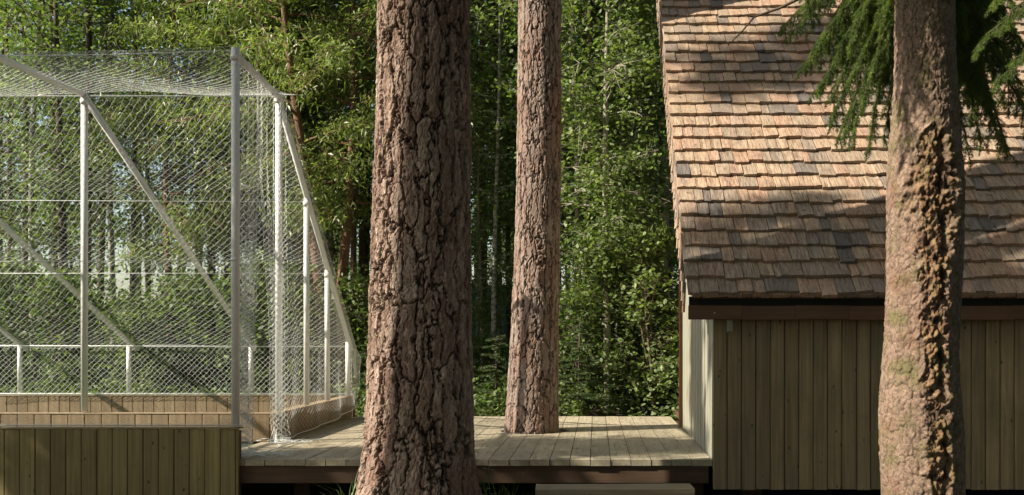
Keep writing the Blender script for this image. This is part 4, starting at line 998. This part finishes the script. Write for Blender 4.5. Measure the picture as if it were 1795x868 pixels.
# soil mound behind the deck
def mound(px, Y, w_, h, seed, label):
    x, y = T(px, Y); n = 40; u = np.linspace(-1, 1, n); gx, gy = np.meshgrid(u, u); rr_ = np.sqrt(gx ** 2 + gy ** 2).ravel()
    p = np.stack([gx.ravel() * 4, gy.ravel() * 4, np.full(n * n, seed)], 1)
    z = np.clip(1 - rr_ ** 2, -.3, 1) * h * (.6 + .9 * fbm(p * 1.3, seed, 4)) + (fbm(p * 5, seed + 1, 3) - .45) * .05
    i = np.arange((n - 1) ** 2); k = (i // (n - 1)) * n + i % (n - 1)
    me = mesh_np('soil_mound', np.stack([gx.ravel() * w_, gy.ravel() * w_ * .7, z], 1), np.stack([k, k + 1, k + 1 + n, k + n], 1), True)
    o = link('soil_mound', me, M['dirt'], None, (x, y, .28)); tag(o, label, 'mound')
#mound(1060, 12.0, .30, .05, 3, 'reddish brown heap of bare soil behind the deck below the young spruce')
#mound(1010, 12.1, .4, .06, 8, 'lower heap of soil behind the deck beside the slim pine')

# distant green mesh fence
def mesh_fence():
    FY = 18.0; X0, X1, Z0, Z1 = XX(826, FY), XX(905, FY), ZZ(612, FY), ZZ(500, FY); xc = (X0 + X1) / 2
    t = empty('mesh_fence', (xc, FY, .3), 'teal green mesh fence glimpsed far behind between the two pines', 'fence')
    b = MB(); n = 26; wl = (X1 - X0) / n
    for i in range(n): b.box((X0 - xc + wl * i, -.004, Z0 - .3), (X0 - xc + wl * (i + .97), .004, Z1 - .3), .001)
    for i in range(12): z = Z0 - .3 + (Z1 - Z0) * i / 11; b.box((X0 - xc, .006, z - .01), (X1 - xc, .012, z + .01), .001)
    b.build('mesh_panel', M['mesh_fence'], t)
    for i in range(2):
        b = MB(); xx = (X0 - xc) * (1 - 2 * i); b.tube([(xx, .05, -.5), (xx, .05, Z1 - .25)], .03, 6); b.build('fence_post', M['tbark'], t)
mesh_fence()

# grass tufts and the nettle
def tuft(x, y, z, n, h, seed, label, spread=.07):
    rg = np.random.default_rng(seed); V = []; Fc = []
    for k in range(n):
        a = rg.uniform(0, 6.28); p = np.array([rg.normal(0, spread), rg.normal(0, spread * .6), 0]); L = h * rg.uniform(.5, 1.2); lean_ = rg.uniform(.2, .9); w_ = .0035 * rg.uniform(.7, 1.5)
        d = np.array([math.cos(a), math.sin(a), 0]); s_ = np.array([-d[1], d[0], 0]); i0 = len(V)
        for j in range(5):
            t = j / 4; c = p + d * lean_ * L * t ** 2 + np.array([0, 0, L * (t - .35 * lean_ * t ** 3)]); ww = w_ * (1 - t ** 1.5) + .0003
            V += [c - s_ * ww, c + s_ * ww]
        for j in range(4): Fc.append((i0 + 2 * j, i0 + 2 * j + 1, i0 + 2 * j + 3, i0 + 2 * j + 2))
    o = link('grass_tuft', mesh_np('grass_tuft', np.array(V), np.array(Fc)), M['grass'], None, (x, y, z)); tag(o, label, 'grass')
tuft(XX(607, 6.1), 6.1, 0, 36, .40, 1, 'bright grass tuft at the left foot of the old pine', .06)
tuft(XX(665, 5.75), 5.75, 0, 60, .36, 2, 'low grass tuft in front of the old pine at its foot', .08)
tuft(XX(880, 6.3), 6.3, 0, 45, .36, 3, 'loose grass tuft right of the old pine under the nettle', .07)
tuft(XX(930, 6.5), 6.5, 0, 30, .24, 4, 'thin grass tuft beside the left end of the plank step', .05)
def nettle(px, Y, H, label, seed):
    x, y = T(px, Y); t = empty('weed_plant', (x, y, 0), label, 'plant'); rg = random.Random(seed); b = MB(); b.tube([(0, 0, 0), (.01, 0, H * .5), (.0, 0, H)], [.003, .0025, .0015], 5); b.build('stem', M['grass'], t, True)
    pos = []; ang = 0
    for lv in range(7):
        z = H * (.4 + .6 * lv / 6); ang += 1.57
        for s_ in (0, math.pi):
            L = .05 * (1.2 - .5 * lv / 6); d = Vector((math.cos(ang + s_), math.sin(ang + s_), rg.uniform(-.3, .4))); q = Vector((0, 0, z)); sd = Vector((-d.y, d.x, 0)) * .35
            b = MB(); p = [q, q + d * L * .3 + sd * L * .8, q + d * L * .7 + sd * L * .6 + Vector((0, 0, -.004)), q + d * L, q + d * L * .7 - sd * L * .6 + Vector((0, 0, -.004)), q + d * L * .3 - sd * L * .8]
            b.add(p, [(0, 1, 2, 3), (0, 3, 4, 5)]); b.build('leaf', M['grass'], t)
nettle(856, 6.45, .40, 'single nettle with paired leaves growing right of the old pine before the deck beam', 3)
nettle(838, 6.3, .2, 'short weed close against the right foot of the old pine', 5)

def litter(name, n, xr, yr, z, seed, ln, label, zf=None):
    ng = np.random.default_rng(seed); x = ng.uniform(*xr, n); y = yr[0] + (yr[1] - yr[0]) * ng.random(n); a = ng.uniform(0, 6.28, n); l = ln * ng.uniform(.4, 1.2, n); w_ = l * ng.choice([.06, .08, .5], n, p=[.6, .25, .15])
    l = np.where(w_ > l * .3, l * .5, l); w_ = np.minimum(w_, l * .55)
    zz = np.full(n, z) + .003 if zf is None else zf(y)
    d = np.stack([np.cos(a), np.sin(a), np.zeros(n)], 1); sd = np.stack([-np.sin(a), np.cos(a), np.zeros(n)], 1); p = np.stack([x, y, zz], 1); up = np.array([0, 0, .004])
    V = np.stack([p - d * l[:, None] / 2, p + sd * w_[:, None] / 2 + up, p + d * l[:, None] / 2, p - sd * w_[:, None] / 2 + up * .5], 1).reshape(-1, 3)
    tag(link(name, mesh_np(name, V, np.arange(n * 4).reshape(-1, 4)), M['litter']), label, 'litter', kind='stuff')
M['litter'] = plain('dry_brown_litter', (.16, .10, .05), .9, 40, .5)
litter('pine_litter', 1500, (-2.55, .8), (7.1, 11.0), DZ, 1, .045, 'dry brown pine needles and leaf bits scattered over the deck boards')
litter('ground_litter', 2500, (-4, 3.5), (5.0, 7.0), .004, 2, .07, 'dry needles and bits of leaf lying on the soil in front of the deck')

litter('roof_litter', 900, (RX0 + .05, 4.8), (7.0, 10.3), 0, 5, .05, 'dry needles caught on the shingles of the roof', zf=lambda y: roof_z(y) + .028)
for p, r_ in (((SX, 8.37, 3.2), .036), ((SX, Y2, slope_z(Y2) - .02), .032), ((SX, Y3, slope_z(Y3) - .02), .032), ((-4.29, 8.37, 3.19), .034), ((FP, 7.09, 3.2), .034)):
    cpart('joint_collar', [Vector(p) - Vector((0, 0, .02)), Vector(p) + Vector((0, 0, .02))], r_)
